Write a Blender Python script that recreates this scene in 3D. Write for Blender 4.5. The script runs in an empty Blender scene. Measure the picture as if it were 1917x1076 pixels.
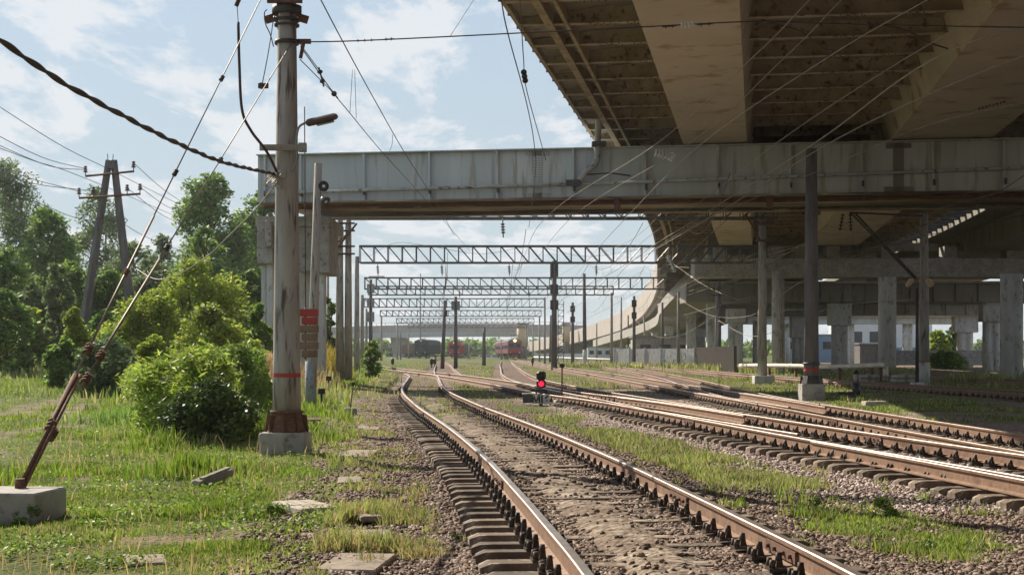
import bpy, math, random
import numpy as np
from mathutils import Vector, Matrix
random.seed(7); rng = np.random.default_rng(7)
sc = bpy.context.scene
C = sc.collection
R = math.radians

# ------------------------------------------------------------------ camera
F = 2770.0; CX = 958.5; HY = 661.0; EYE = 1.6
cam = bpy.data.objects.new('camera', bpy.data.cameras.new('camera'))
C.objects.link(cam); sc.camera = cam
cam.location = (0, 0, EYE); cam.rotation_euler = (R(90), 0, 0)
cam.data.sensor_width = 36; cam.data.lens = 36 * F / 1917
cam.data.shift_y = (HY - 538) / 1917
cam.data.clip_start = 0.1; cam.data.clip_end = 6000

# ------------------------------------------------------------------ world and sun
SUN_EL = 36; SUN_H = Vector((-0.62, 0.785))
w = bpy.data.worlds.new('World'); sc.world = w; w.use_nodes = True
nt = w.node_tree; N = nt.nodes; L = nt.links
bg = N['Background']
sky = N.new('ShaderNodeTexSky'); sky.sky_type = 'NISHITA'; sky.sun_disc = False
sky.sun_elevation = R(SUN_EL); sky.sun_rotation = math.atan2(SUN_H.x, SUN_H.y)
sky.air_density = 1.0; sky.dust_density = 0.2; sky.ozone_density = 1.6
tc = N.new('ShaderNodeTexCoord'); sep = N.new('ShaderNodeSeparateXYZ'); L.new(tc.outputs['Generated'], sep.inputs[0])
zz = N.new('ShaderNodeMath'); zz.operation = 'ADD'; zz.inputs[1].default_value = 0.16; L.new(sep.outputs[2], zz.inputs[0])
za = N.new('ShaderNodeMath'); za.operation = 'MAXIMUM'; za.inputs[1].default_value = 0.05; L.new(zz.outputs[0], za.inputs[0])
dx = N.new('ShaderNodeMath'); dx.operation = 'DIVIDE'; L.new(sep.outputs[0], dx.inputs[0]); L.new(za.outputs[0], dx.inputs[1])
dy = N.new('ShaderNodeMath'); dy.operation = 'DIVIDE'; dy.inputs[0].default_value = 1.0; L.new(za.outputs[0], dy.inputs[1])
cmb = N.new('ShaderNodeCombineXYZ'); L.new(dx.outputs[0], cmb.inputs[0]); L.new(dy.outputs[0], cmb.inputs[1])
mp = N.new('ShaderNodeMapping'); mp.inputs['Scale'].default_value = (3.2, 1.7, 1); mp.inputs['Location'].default_value = (1.35, 0.35, 0)
L.new(cmb.outputs[0], mp.inputs[0])
cn = N.new('ShaderNodeTexNoise'); cn.inputs['Scale'].default_value = 1.15; cn.inputs['Detail'].default_value = 9; cn.inputs['Roughness'].default_value = 0.62; cn.inputs['Distortion'].default_value = 0.25
L.new(mp.outputs[0], cn.inputs['Vector'])
cr = N.new('ShaderNodeValToRGB'); cr.color_ramp.elements[0].position = 0.49; cr.color_ramp.elements[1].position = 0.56
cr.color_ramp.elements[1].color = (0.85, 0.85, 0.85, 1)
L.new(cn.outputs['Fac'], cr.inputs[0])
cmix = N.new('ShaderNodeMixRGB'); cmix.inputs[2].default_value = (6.5, 6.7, 6.95, 1)
L.new(cr.outputs[0], cmix.inputs[0]); hz1 = N.new('ShaderNodeMapRange'); hz1.inputs[1].default_value = 0.0; hz1.inputs[2].default_value = 0.75; hz1.inputs[3].default_value = 0.92; hz1.inputs[4].default_value = 0.0; hz1.interpolation_type = 'SMOOTHSTEP'
L.new(sep.outputs[2], hz1.inputs[0]); hmix = N.new('ShaderNodeMixRGB'); hmix.inputs[2].default_value = (4.25, 4.9, 5.4, 1)
L.new(hz1.outputs[0], hmix.inputs[0]); L.new(sky.outputs[0], hmix.inputs[1]); L.new(hmix.outputs[0], cmix.inputs[1])
L.new(cmix.outputs[0], bg.inputs[0])
bg.inputs[1].default_value = 0.069
sl = bpy.data.lights.new('sun', 'SUN'); sl.energy = 4.2; sl.angle = R(0.5); sl.color = (1, 0.90, 0.74)
so = bpy.data.objects.new('sun', sl); C.objects.link(so)
sdir = Vector((SUN_H.x * math.cos(R(SUN_EL)), SUN_H.y * math.cos(R(SUN_EL)), math.sin(R(SUN_EL)))).normalized()
so.rotation_euler = sdir.to_track_quat('Z', 'Y').to_euler()
sc.view_settings.view_transform = 'Standard'; sc.view_settings.look = 'None'
sc.view_settings.exposure = 0.90; sc.view_settings.gamma = 1
sc.render.engine = 'CYCLES'

# ------------------------------------------------------------------ materials
def new_mat(name):
    m = bpy.data.materials.new(name); m.use_nodes = True
    return m, m.node_tree.nodes, m.node_tree.links, m.node_tree.nodes['Principled BSDF']
def mat(name, c1, c2=None, scale=3, rough=0.8, metal=0, bump=0.15, stretch=(1,1,1), c3=None, detail=6, lo=0.35, hi=0.65):
    m, n, l, b = new_mat(name)
    b.inputs['Roughness'].default_value = rough; b.inputs['Metallic'].default_value = metal
    if c2 is None: c2 = tuple(x * 0.72 for x in c1)
    t = n.new('ShaderNodeTexCoord'); mpn = n.new('ShaderNodeMapping'); mpn.inputs['Scale'].default_value = stretch
    l.new(t.outputs['Object'], mpn.inputs[0])
    no = n.new('ShaderNodeTexNoise'); no.inputs['Scale'].default_value = scale; no.inputs['Detail'].default_value = detail; no.inputs['Roughness'].default_value = 0.65
    l.new(mpn.outputs[0], no.inputs['Vector'])
    r = n.new('ShaderNodeValToRGB'); r.color_ramp.elements[0].position = lo; r.color_ramp.elements[1].position = hi
    r.color_ramp.elements[0].color = (*c1, 1); r.color_ramp.elements[1].color = (*c2, 1)
    l.new(no.outputs['Fac'], r.inputs[0])
    out = r.outputs[0]
    if c3 is not None:
        n2 = n.new('ShaderNodeTexNoise'); n2.inputs['Scale'].default_value = scale * 3.7; n2.inputs['Detail'].default_value = 4
        l.new(mpn.outputs[0], n2.inputs['Vector'])
        r2 = n.new('ShaderNodeValToRGB'); r2.color_ramp.elements[0].position = 0.56; r2.color_ramp.elements[1].position = 0.68
        l.new(n2.outputs['Fac'], r2.inputs[0])
        mx = n.new('ShaderNodeMixRGB'); mx.inputs[2].default_value = (*c3, 1); l.new(r2.outputs[0], mx.inputs[0]); l.new(out, mx.inputs[1]); out = mx.outputs[0]
    l.new(out, b.inputs['Base Color'])
    if bump:
        bp = n.new('ShaderNodeBump'); bp.inputs['Strength'].default_value = bump; bp.inputs['Distance'].default_value = 0.02
        n3 = n.new('ShaderNodeTexNoise'); n3.inputs['Scale'].default_value = scale * 6; n3.inputs['Detail'].default_value = 5
        l.new(t.outputs['Object'], n3.inputs['Vector']); l.new(n3.outputs['Fac'], bp.inputs['Height']); l.new(bp.outputs[0], b.inputs['Normal'])
    return m
def leaf_mat(name, ca, cb, cc=None, trans=0.45, scale=0.6):
    m, n, l, b = new_mat(name)
    g = n.new('ShaderNodeNewGeometry'); r = n.new('ShaderNodeValToRGB')
    r.color_ramp.elements[0].color = (*ca, 1); r.color_ramp.elements[1].color = (*cb, 1)
    if cc:
        e = r.color_ramp.elements.new(0.93); e.color = (*cb, 1); r.color_ramp.elements[2].color = (*cc, 1)
    l.new(g.outputs['Random Per Island'], r.inputs[0])
    no = n.new('ShaderNodeTexNoise'); no.inputs['Scale'].default_value = scale; t = n.new('ShaderNodeTexCoord'); l.new(t.outputs['Object'], no.inputs['Vector'])
    hv = n.new('ShaderNodeHueSaturation'); mr = n.new('ShaderNodeMapRange'); mr.inputs[1].default_value = 0.3; mr.inputs[2].default_value = 0.7; mr.inputs[3].default_value = 0.65; mr.inputs[4].default_value = 1.35
    l.new(no.outputs['Fac'], mr.inputs[0]); l.new(mr.outputs[0], hv.inputs['Value']); l.new(r.outputs[0], hv.inputs['Color'])
    l.new(hv.outputs[0], b.inputs['Base Color']); b.inputs['Roughness'].default_value = 0.55
    tr = n.new('ShaderNodeBsdfTranslucent'); l.new(hv.outputs[0], tr.inputs[0])
    ms = n.new('ShaderNodeMixShader'); ms.inputs[0].default_value = trans
    l.new(b.outputs[0], ms.inputs[1]); l.new(tr.outputs[0], ms.inputs[2]); l.new(ms.outputs[0], n['Material Output'].inputs[0])
    return m
def glow_mat(name, col, s):
    m, n, l, b = new_mat(name); b.inputs['Base Color'].default_value = (*col, 1)
    b.inputs['Emission Color'].default_value = (*col, 1); b.inputs['Emission Strength'].default_value = s
    return m

M = dict(
 conc = mat('concrete', (.42,.40,.365), (.29,.265,.24), 1.6, .9, c3=(.17,.14,.12)),
 pole = mat('weathered_pole_concrete', (.42,.40,.375), (.24,.205,.18), 1.3, .85, stretch=(2.5,2.5,.35), c3=(.10,.075,.06)),
 pole_dark = mat('sooty_pole_concrete', (.17,.155,.155), (.09,.08,.08), 2, .85, stretch=(2,2,.4)),
 conc_l = mat('pale_concrete', (.60,.60,.57), (.46,.45,.43), 1.2, .9, stretch=(1,1,.4), c3=(.27,.25,.22)),
 red = mat('red_paint', (.46,.045,.035), (.30,.05,.04), 5, .75, c3=(.20,.10,.08)),
 rust = mat('rusty_steel', (.16,.075,.045), (.09,.045,.03), 8, .85, c3=(.25,.12,.06)),
 steel = mat('dark_steel', (.085,.075,.075), (.05,.045,.045), 4, .6, .3),
 portal = mat('portal_steel', (.12,.125,.13), (.08,.08,.085), 3, .5, .3),
 gsteel = mat('grey_steel', (.26,.27,.28), (.18,.18,.18), 3, .5, .4),
 guyrod = mat('guy_rod', (.26,.22,.17), (.15,.11,.08), 3, .6, .3),
 cable = mat('dark_cable', (.045,.03,.03), (.07,.045,.04), 5, .6),
 wire_d = mat('dark_wire', (.07,.065,.065), None, 5, .5, .3, 0),
 wire_l = mat('bright_wire', (.30,.26,.21), (.20,.175,.145), 2, .5, .5, 0),
 girder = mat('grey_blue_girder_paint', (.47,.51,.52), (.38,.415,.42), .5, .55, bump=.04, stretch=(2.2,2.2,.22), c3=(.31,.31,.27), detail=9),
 girder_r = mat('dark_olive_paint', (.27,.25,.20), (.19,.17,.13), .4, .6, bump=.05, stretch=(1,1,.3), c3=(.13,.11,.08)),
 flange = mat('stained_flange', (.34,.27,.19), (.09,.05,.03), .9, .75, stretch=(.12,1.2,1), c3=(.42,.36,.27), lo=.42, hi=.58),
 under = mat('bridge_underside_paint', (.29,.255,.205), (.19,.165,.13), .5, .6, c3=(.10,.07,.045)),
 box = mat('box_girder_paint', (.58,.50,.40), (.46,.395,.315), .25, .55, bump=.03, c3=(.32,.23,.14)),
 rib = mat('rib_paint', (.46,.38,.27), (.28,.22,.15), 1.2, .6, c3=(.12,.08,.05)),
 stringer = mat('yellow_edge_paint', (.45,.36,.22), (.24,.18,.11), 1.5, .6, c3=(.15,.10,.06)),
 fascia = mat('pale_parapet', (.44,.38,.34), (.34,.30,.27), .5, .8, bump=.05),
 rail_side = mat('rail_rust', (.27,.155,.09), (.17,.095,.06), 5, .7, .1, .2, c3=(.15,.07,.04)),
 rail_top = mat('polished_rail_head', (.52,.47,.43), (.36,.29,.25), 4, .38, .85, 0),
 sleeper = mat('dirty_concrete_sleeper', (.29,.225,.17), (.17,.125,.095), 3, .95, bump=.5, c3=(.36,.30,.25)),
 clip = mat('oily_rail_fastening', (.030,.022,.018), (.055,.035,.025), 12, .6, .2),
 blk = mat('black_paint', (.016,.016,.018), None, 4, .4, 0, 0),
 white = mat('white_paint', (.75,.75,.73), (.55,.55,.53), 3, .6),
 wood = mat('weathered_wood', (.36,.33,.29), (.20,.17,.14), 4, .9, stretch=(1,6,1)),
 insul = mat('brown_insulator', (.10,.035,.03), None, 4, .3, 0, 0),
 glass_i = mat('pale_glass_insulator', (.55,.62,.60), None, 4, .2, 0, 0),
 lampm = mat('lamp_housing', (.13,.075,.07), (.09,.055,.05), 4, .5),
 cw = mat('brown_counterweight', (.25,.17,.115), (.17,.11,.075), 4, .9),
 bluec = mat('blue_grey_painted_stub', (.30,.34,.38), (.22,.24,.26), 3, .8, c3=(.15,.13,.12)),
 pslab = mat('worn_path_slab', (.34,.28,.22), (.22,.175,.135), 4, .95, bump=.6, c3=(.16,.12,.09)),
 pipe = mat('painted_pipe', (.42,.42,.39), (.30,.29,.26), 1.5, .6, c3=(.12,.09,.07)),
 wpipe = mat('white_wrapped_pipe', (.72,.66,.58), (.55,.49,.42), 1.5, .7),
 bark = mat('bark', (.10,.08,.06), (.06,.05,.04), 5, .95, stretch=(1,1,.3)),
 birch = mat('birch_bark', (.42,.40,.37), (.12,.10,.09), 3, .9, stretch=(.5,.5,2)),
 tree = leaf_mat('tree_leaves', (.09,.165,.035), (.20,.31,.06), (.38,.46,.12), .6, .25),
 tree_g = leaf_mat('grey_green_leaves', (.10,.15,.06), (.19,.26,.10), (.32,.37,.18), .5, .25),
 tree_y = leaf_mat('yellow_green_leaves', (.18,.26,.035), (.36,.43,.06), (.60,.57,.12), .55, .5),
 bush = leaf_mat('bush_leaves', (.10,.18,.03), (.25,.36,.055), (.60,.62,.28), .5, 1.5),
 bush_dark = leaf_mat('dark_bush_leaves', (.035,.065,.018), (.10,.16,.03), (.30,.34,.08), .3, 2.5),
 willow = leaf_mat('willow_leaves', (.15,.25,.035), (.40,.50,.08), (.75,.73,.38), .55, 1.8),
 grass = leaf_mat('green_grass', (.09,.17,.018), (.24,.34,.035), (.46,.42,.12), .5, .9),
 weed = leaf_mat('olive_weeds', (.20,.24,.07), (.40,.41,.15), (.52,.42,.20), .45, .9),
 straw = leaf_mat('dry_straw', (.42,.30,.14), (.60,.46,.25), None, .4, .8),
 goldrod = leaf_mat('goldenrod_flowers', (.30,.26,.05), (.58,.46,.08), None, .4, .8),
 sign_red = glow_mat('red_signal_light', (1,.01,.05), 1.3),
 headl = glow_mat('headlight', (1,.72,.30), 6),
 headw = glow_mat('white_headlight', (1,.95,.9), 3),
 loco_g = mat('dark_green_loco_paint', (.02,.055,.055), (.015,.035,.04), .8, .8, bump=0),
 loco_r = mat('red_loco_paint', (.50,.045,.03), (.38,.04,.03), .8, .45, bump=0),
 train_p = mat('plum_train_paint', (.20,.065,.10), (.15,.05,.08), .8, .4, bump=0),
 wag = mat('brown_wagon_paint', (.16,.07,.05), (.10,.05,.04), .8, .7, bump=0),
 glass = mat('dark_glass', (.03,.035,.045), None, 1, .12, 0, 0),
 tan = mat('sandy_render', (.62,.47,.29), (.52,.40,.26), .4, .85),
 cladd = mat('white_cladding', (.70,.74,.78), (.58,.62,.67), .3, .5),
 bluew = mat('blue_cladding', (.20,.30,.42), (.16,.24,.35), .3, .5),
 fenced = mat('dark_fence_paint', (.10,.08,.07), (.07,.06,.05), 2, .7),
 slab = mat('light_concrete_slab', (.50,.45,.38), (.36,.31,.25), 4, .95, bump=.5, c3=(.25,.2,.15)),
)

def vary(mname, lo, hi, sat=1.0):
    m = M[mname]; n, l = m.node_tree.nodes, m.node_tree.links; b = n['Principled BSDF']; src = b.inputs['Base Color'].links[0].from_socket
    oi = n.new('ShaderNodeObjectInfo'); mr = n.new('ShaderNodeMapRange'); mr.inputs[3].default_value = lo; mr.inputs[4].default_value = hi
    hv = n.new('ShaderNodeHueSaturation'); l.new(oi.outputs['Random'], mr.inputs[0]); l.new(mr.outputs[0], hv.inputs['Value']); l.new(src, hv.inputs['Color']); l.new(hv.outputs[0], b.inputs['Base Color'])
M['sleeper'] = mat('dirty_concrete_sleeper', (.235,.18,.135), (.12,.085,.06), 2.2, .95, bump=.7, c3=(.40,.33,.27))
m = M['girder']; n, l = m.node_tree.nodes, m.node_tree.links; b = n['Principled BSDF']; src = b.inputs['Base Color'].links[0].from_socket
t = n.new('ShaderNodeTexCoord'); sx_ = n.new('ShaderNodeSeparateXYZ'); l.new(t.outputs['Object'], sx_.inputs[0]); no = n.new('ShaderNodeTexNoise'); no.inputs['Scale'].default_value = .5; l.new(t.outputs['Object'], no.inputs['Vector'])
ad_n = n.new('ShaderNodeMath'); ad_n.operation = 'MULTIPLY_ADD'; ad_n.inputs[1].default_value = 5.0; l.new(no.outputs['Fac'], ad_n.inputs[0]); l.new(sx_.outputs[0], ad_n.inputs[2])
mr = n.new('ShaderNodeMapRange'); mr.inputs[1].default_value = 5.0; mr.inputs[2].default_value = 13.0; mr.inputs[4].default_value = .75; l.new(ad_n.outputs[0], mr.inputs[0])   # olive tint to the right stands in for warm shade under the deck
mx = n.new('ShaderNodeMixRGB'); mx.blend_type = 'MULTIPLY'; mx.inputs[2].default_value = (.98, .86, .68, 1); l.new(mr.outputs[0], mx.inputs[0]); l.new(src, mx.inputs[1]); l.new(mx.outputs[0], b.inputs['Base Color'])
vary('sleeper', .55, 1.25); vary('clip', .6, 1.8)
# ------------------------------------------------------------------ helpers
def wloc(o):
    v = Vector((0, 0, 0))
    while o is not None: v = v + Vector(o.location); o = o.parent
    return v
class MB:
    def __init__(s): s.v = []; s.f = []; s.sm = []; s.mi = []
    def add(s, vs, fs, smooth=False, mi=0):
        b = len(s.v); s.v += [tuple(v) for v in vs]
        for f in fs: s.f.append([i + b for i in f]); s.sm.append(smooth); s.mi.append(mi)
        return s
    def box(s, c, d, rz=0, rx=0, ry=0, mi=0, taper=1.0, bev=0):
        hx, hy, hz = d[0]/2, d[1]/2, d[2]/2
        m = Matrix.Translation(Vector(c)) @ Matrix.Rotation(rz, 4, 'Z') @ Matrix.Rotation(ry, 4, 'Y') @ Matrix.Rotation(rx, 4, 'X')
        if bev:
            vs = []; b = bev
            for z, k in ((-hz, b), (-hz + b, 0), (hz - b, 0), (hz, b)):
                a, c2 = hx - k, hy - k
                kk = min(b, .9*min(a, c2))
                vs += [m @ Vector(p) for p in ((-a+kk,-c2,z),(a-kk,-c2,z),(a,-c2+kk,z),(a,c2-kk,z),(a-kk,c2,z),(-a+kk,c2,z),(-a,c2-kk,z),(-a,-c2+kk,z))]
            fs = [list(range(7, -1, -1)), list(range(24, 32))]
            for r in range(3):
                for i in range(8): fs.append([r*8+i, r*8+(i+1)%8, (r+1)*8+(i+1)%8, (r+1)*8+i])
            return s.add(vs, fs, False, mi)
        vs = [m @ Vector((x*hx*(taper if z > 0 else 1), y*hy*(taper if z > 0 else 1), z*hz)) for z in (-1,1) for y in (-1,1) for x in (-1,1)]
        return s.add(vs, [[0,2,3,1],[4,5,7,6],[0,1,5,4],[2,6,7,3],[0,4,6,2],[1,3,7,5]], False, mi)
    def tube(s, pts, r, n=6, mi=0, caps=True, smooth=True):
        pts = [Vector(p) for p in pts]; rs = r if isinstance(r, (list, tuple)) else [r]*len(pts)
        vs = []; prev = None
        for i, p in enumerate(pts):
            d = (pts[min(i+1, len(pts)-1)] - pts[max(i-1, 0)]).normalized()
            if prev is None:
                up = Vector((0,0,1)) if abs(d.z) < .9 else Vector((1,0,0)); a = d.cross(up).normalized()
            else: a = (prev - d*prev.dot(d)).normalized()
            prev = a; b = d.cross(a)
            for k in range(n):
                th = 2*math.pi*k/n; vs.append(p + (a*math.cos(th) + b*math.sin(th))*rs[i])
        fs = [[i*n+k, i*n+(k+1)%n, (i+1)*n+(k+1)%n, (i+1)*n+k] for i in range(len(pts)-1) for k in range(n)]
        s.add(vs, fs, smooth, mi)
        if caps:
            b = len(s.v) - len(vs)
            s.f.append([b+k for k in range(n-1, -1, -1)]); s.sm.append(False); s.mi.append(mi)
            s.f.append([b+(len(pts)-1)*n+k for k in range(n)]); s.sm.append(False); s.mi.append(mi)
        return s
    def prism(s, poly, z0, z1, mi=0, o=Vector((0,0,0)), ax=Vector((1,0,0)), ay=Vector((0,1,0)), az=Vector((0,0,1))):
        n = len(poly); vs = [o + ax*x + ay*y + az*z for z in (z0, z1) for x, y in poly]
        fs = [list(range(n-1, -1, -1)), list(range(n, 2*n))] + [[i, (i+1)%n, n+(i+1)%n, n+i] for i in range(n)]
        return s.add(vs, fs, False, mi)
    def disc(s, c, d, r, th, n=12, mi=0):
        d = Vector(d).normalized(); return s.tube([Vector(c)-d*th/2, Vector(c)+d*th/2], r, n, mi)
    def build(s, name, m, parent=None, loc=None):
        me = bpy.data.meshes.new(name); off = wloc(parent) if parent is not None else Vector(loc or (0,0,0))
        me.from_pydata([(v[0]-off.x, v[1]-off.y, v[2]-off.z) for v in s.v], [], s.f)
        ms = m if isinstance(m, list) else [m]
        for x in ms: me.materials.append(M[x] if isinstance(x, str) else x)
        me.polygons.foreach_set('use_smooth', s.sm); me.polygons.foreach_set('material_index', s.mi); me.update()
        o = bpy.data.objects.new(name, me); C.objects.link(o)
        if parent is not None: o.parent = parent
        elif loc is not None: o.location = loc
        return o
def np_mesh(name, V, Fq, m, smooth=False, k=None):
    me = bpy.data.meshes.new(name); k = Fq.shape[1]
    me.vertices.add(len(V)); me.vertices.foreach_set('co', V.astype(np.float32).ravel())
    me.loops.add(Fq.size); me.loops.foreach_set('vertex_index', Fq.astype(np.int32).ravel())
    me.polygons.add(len(Fq)); me.polygons.foreach_set('loop_start', np.arange(0, Fq.size, k, dtype=np.int32))
    me.polygons.foreach_set('loop_total', np.full(len(Fq), k, dtype=np.int32))
    if smooth: me.polygons.foreach_set('use_smooth', np.ones(len(Fq), dtype=bool))
    me.materials.append(M[m] if isinstance(m, str) else m); me.update(calc_edges=True)
    o = bpy.data.objects.new(name, me); C.objects.link(o); return o
def tag(o, label=None, cat=None, group=None, kind=None):
    if label: o['label'] = label
    if cat: o['category'] = cat
    if group: o['group'] = group
    if kind: o['kind'] = kind
    return o
def thing(name, loc, label, cat, group=None):
    o = bpy.data.objects.new(name, None); C.objects.link(o); o.location = loc; o.empty_display_size = .2
    return tag(o, label, cat, group)
def at(px, py, Y): return Vector(((px-CX)*Y/F, Y, EYE-(py-HY)*Y/F))
def atE(px, py, E): t = E/(HY-py); return Vector(((px-CX)*t, F*t, EYE+E))
def gd(px, py, z=0.0): t = (EYE-z)/(py-HY); return Vector(((px-CX)*t, F*t, z))
def smooth(pts, k=8):
    pts = [Vector(p) for p in pts]; out = []
    for i in range(len(pts)-1):
        p0 = pts[i-1] if i > 0 else pts[i]*2-pts[i+1]; p1 = pts[i]; p2 = pts[i+1]; p3 = pts[i+2] if i+2 < len(pts) else pts[i+1]*2-pts[i]
        for j in range(k):
            t = j/k; out.append(.5*((2*p1)+(p2-p0)*t+(2*p0-5*p1+4*p2-p3)*t*t+(3*p1-p0-3*p2+p3)*t**3))
    out.append(pts[-1]); return out
def sagline(a, b, sag, n=14):
    a = Vector(a); b = Vector(b)
    return [a.lerp(b, i/n) - Vector((0,0,sag*4*(i/n)*(1-i/n))) for i in range(n+1)]
# cheap value noise for layouts
_ng = rng.random((64, 64, ))
def vn(x, y, s=1.0, o=0):
    x = np.asarray(x, float)*s+o*17.3+1000; y = np.asarray(y, float)*s+o*9.1+1000
    xi = np.floor(x).astype(int); yi = np.floor(y).astype(int); fx = x-xi; fy = y-yi
    fx = fx*fx*(3-2*fx); fy = fy*fy*(3-2*fy); g = lambda a, b: _ng[a % 64, b % 64]
    return (g(xi,yi)*(1-fx)+g(xi+1,yi)*fx)*(1-fy)+(g(xi,yi+1)*(1-fx)+g(xi+1,yi+1)*fx)*fy
def sstep(x, a, b): t = np.clip((np.asarray(x, float)-a)/(b-a), 0, 1); return t*t*(3-2*t)

# ------------------------------------------------------------------ track lines (plan, metres)
RT = 0.30   # rail top
TR = {
 'A': [(1.55,2),(1.42,5),(1.25,8.7),(1.05,11.5),(.84,14.2),(.43,19),(-.35,26.5),(-1.72,38.3),(-3.2,53.7),(-4.4,73.4),(-5.1,85),(-6.3,97)],
 'B': [(7.6,5),(7.0,10),(6.2,16),(5.1,24),(4.1,32.5),(3.0,41),(1.45,50),(-.25,64),(-3.3,86),(-6.0,101),(-10,124),(-14,150)],
 'C': [(8.3,5),(7.9,12),(7.45,24),(7.1,40),(6.5,60),(5.6,95),(4.4,130),(2.6,200),(.6,300),(.2,340)],
 'E': [(7.12,38),(7.3,48),(7.9,62),(8.7,80),(9.3,105),(9.8,150),(10,210)],
 'D': [(17.9,28),(17.5,38),(17,50),(15.8,62),(14.6,78),(13.9,110),(14.3,180)],
 'F': [(4.1,32.5),(3.3,42),(2.1,54),(.75,73),(.15,95),(-.15,125),(-.5,160),(-.75,200),(-.9,240)],
 'H': [(-3.9,90),(-5.5,120),(-8,170),(-12,240),(-16,340)],
 'J': [(22,40),(23.5,60),(25,85),(27,120)],
}
TRS = {k: smooth([(x, y, 0) for x, y in v], 10) for k, v in TR.items()}
TX = {k: (np.array([p.y for p in v]), np.array([p.x for p in v])) for k, v in TRS.items()}
def dtrack(k, x, y):
    ys, xs = TX[k]; xc = np.interp(y, ys, xs); dx_ = np.interp(y+.5, ys, xs)-np.interp(y-.5, ys, xs)
    d = (x-xc)*np.cos(np.arctan(dx_)); out = (y < ys[0]-.3) | (y > ys[-1]+.3)
    return np.where(out, 99, d)
def fA(y): return np.interp(y, TX['A'][0], TX['A'][1])
def alld(x, y):
    d = np.full(np.shape(x), 99.0)
    for k in TR: d = np.minimum(d, np.abs(dtrack(k, x, y)))
    return d
def seg(x, y, pts, w):
    d = np.full(np.shape(x), 99.0)
    for (ax, ay), (bx, by) in zip(pts[:-1], pts[1:]):
        t = np.clip(((x-ax)*(bx-ax)+(y-ay)*(by-ay))/((bx-ax)**2+(by-ay)**2), 0, 1)
        d = np.minimum(d, np.hypot(x-ax-t*(bx-ax), y-ay-t*(by-ay)))
    return 1-sstep(d, w*.6, w*1.3)
def trail(x, y):
    return np.maximum(seg(x, y, [(-14.5,50),(-13.6,42),(-12.6,37.5),(-13.4,33)], .45), seg(x, y, [(-12.4,44),(-11.6,38),(-10.6,35.5),(-9.6,33.5),(-9.9,27),(-8.2,23),(-8.4,18)], .4))
def hole(x, y): return np.hypot((x+1.42)/.22, (y-14.05)/.45)
def gz(x, y):
    x = np.asarray(x, float); y = np.asarray(y, float)
    base = .14*sstep(y, 25, 70)+.16*sstep(y, 30, 70)*sstep(-x, 3, 7)
    base = base + .03*(vn(x, y, 1.1)-.5) + .02*(vn(x, y, 3.7, 2)-.5)
    dA = dtrack('A', x, y)
    z = base
    for k in TR:
        d = np.abs(dtrack(k, x, y))
        hb = .062+.03*(vn(x, y, 2.3, 4)-.5)
        f = 1-sstep(d, 1.15, 2.3)
        z = np.maximum(z, hb*f+z*(1-f))
        z = np.where(d < 1.45, np.minimum(z, .115), z)
    # dusty strip inside the near track, exposed sleeper ends outside its left rail
    c = 1-sstep(np.abs(dA+.05), .10, .36); c = c*(y < 45)*np.maximum(sstep(vn(x, y, 1.1, 33), .1, .5), (y < 15))
    z = np.where(c > 0, z*(1-c)+c*(.108+.020*(vn(x, y, 2.9, 5)-.3)+.012*(vn(x, y, 9, 15)-.5)), z)
    e = sstep(-dA, .8, 1.0)*(1-sstep(-dA, 1.8, 2.3))*(y < 32); z = z-.045*e
    dB = dtrack('B', x, y); e = sstep(-dB, .8, 1.0)*(1-sstep(-dB, 1.6, 2.1))*(y < 36); z = z-.05*e
    lb = sstep(-dA, 2.0, 3.2)*(1-sstep(y, 30, 50)); z = z+.03*lb*(vn(x, y, .7, 7))
    z = z-.30*(1-sstep(hole(x, y), .6, 1.0))
    # pit of lower land under the far right bridges
    z = z-.35*sstep(x, 24, 30)*sstep(y, 60, 80)
    return z
def gmask(x, y):   # grass density 0..1
    dA = dtrack('A', x, y); ad = alld(x, y); n1 = vn(x, y, .9, 1); n2 = vn(x, y, 2.7, 3)
    edge = 2.9+.6*(n1-.5)+.5*(n2-.5)
    left = sstep(-dA, edge-.12, edge+.25)
    left = np.where(y > 97, (x < -9-.03*(y-97)).astype(float), left)
    left *= 1-.85*trail(x, y)
    left *= 1-.9*((hole(x, y) < 1.9))
    # bare earth patches at the bottom left
    left *= 1-.8*sstep(vn(x, y, 1.3, 6), .62, .72)*(1-sstep(y, 14, 24))
    tuft = sstep(n2*.6+n1*.4, .48, .58)*sstep(-dA, 1.5, 1.8)*(1-sstep(-dA, 2.6, 3.0))*(1-sstep(y, 45, 60))*.8*(1-sstep(13.2-y, 0, 2.0)*0.0)
    mid = sstep(dA, 1.7, 2.0)*(1-sstep(dA, 2.9, 3.4))*sstep(y, 16.5, 18.5)*sstep(n1, .2, .42)*(y < 45)
    p2 = (1-sstep(np.hypot((x-3.35)/.8, (y-13.3)/2.1), .6, 1.15))*sstep(n2, .15, .5)
    far = sstep(ad, 1.15, 1.6)*sstep(y, 42, 60)*(.35+.65*sstep(n1, .25, .5))
    p3 = sstep(x, 9, 10)*(1-sstep(x, 13.5, 15))*sstep(y, 33, 37)*(1-sstep(y, 60, 80))*sstep(n1, .3, .5)*sstep(ad, 1.3, 1.7)
    inA = (np.abs(dA) < .65)*sstep(y, 30, 36)*sstep(n2, .5, .62)*.5
    sp = sstep(n2, .80, .86)*.35*(ad > 1.3)
    bare = (1-.93*sstep(x-.16*y, 6, 9)*sstep(y, 55, 80))*(1-.8*seg(x, y, [(3.9,60),(6,48),(8.3,36)], 1.2))
    m = np.maximum.reduce([left, tuft, mid, p2, far*bare, p3, inA, sp])
    return np.where(x < -3, m, m)

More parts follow.
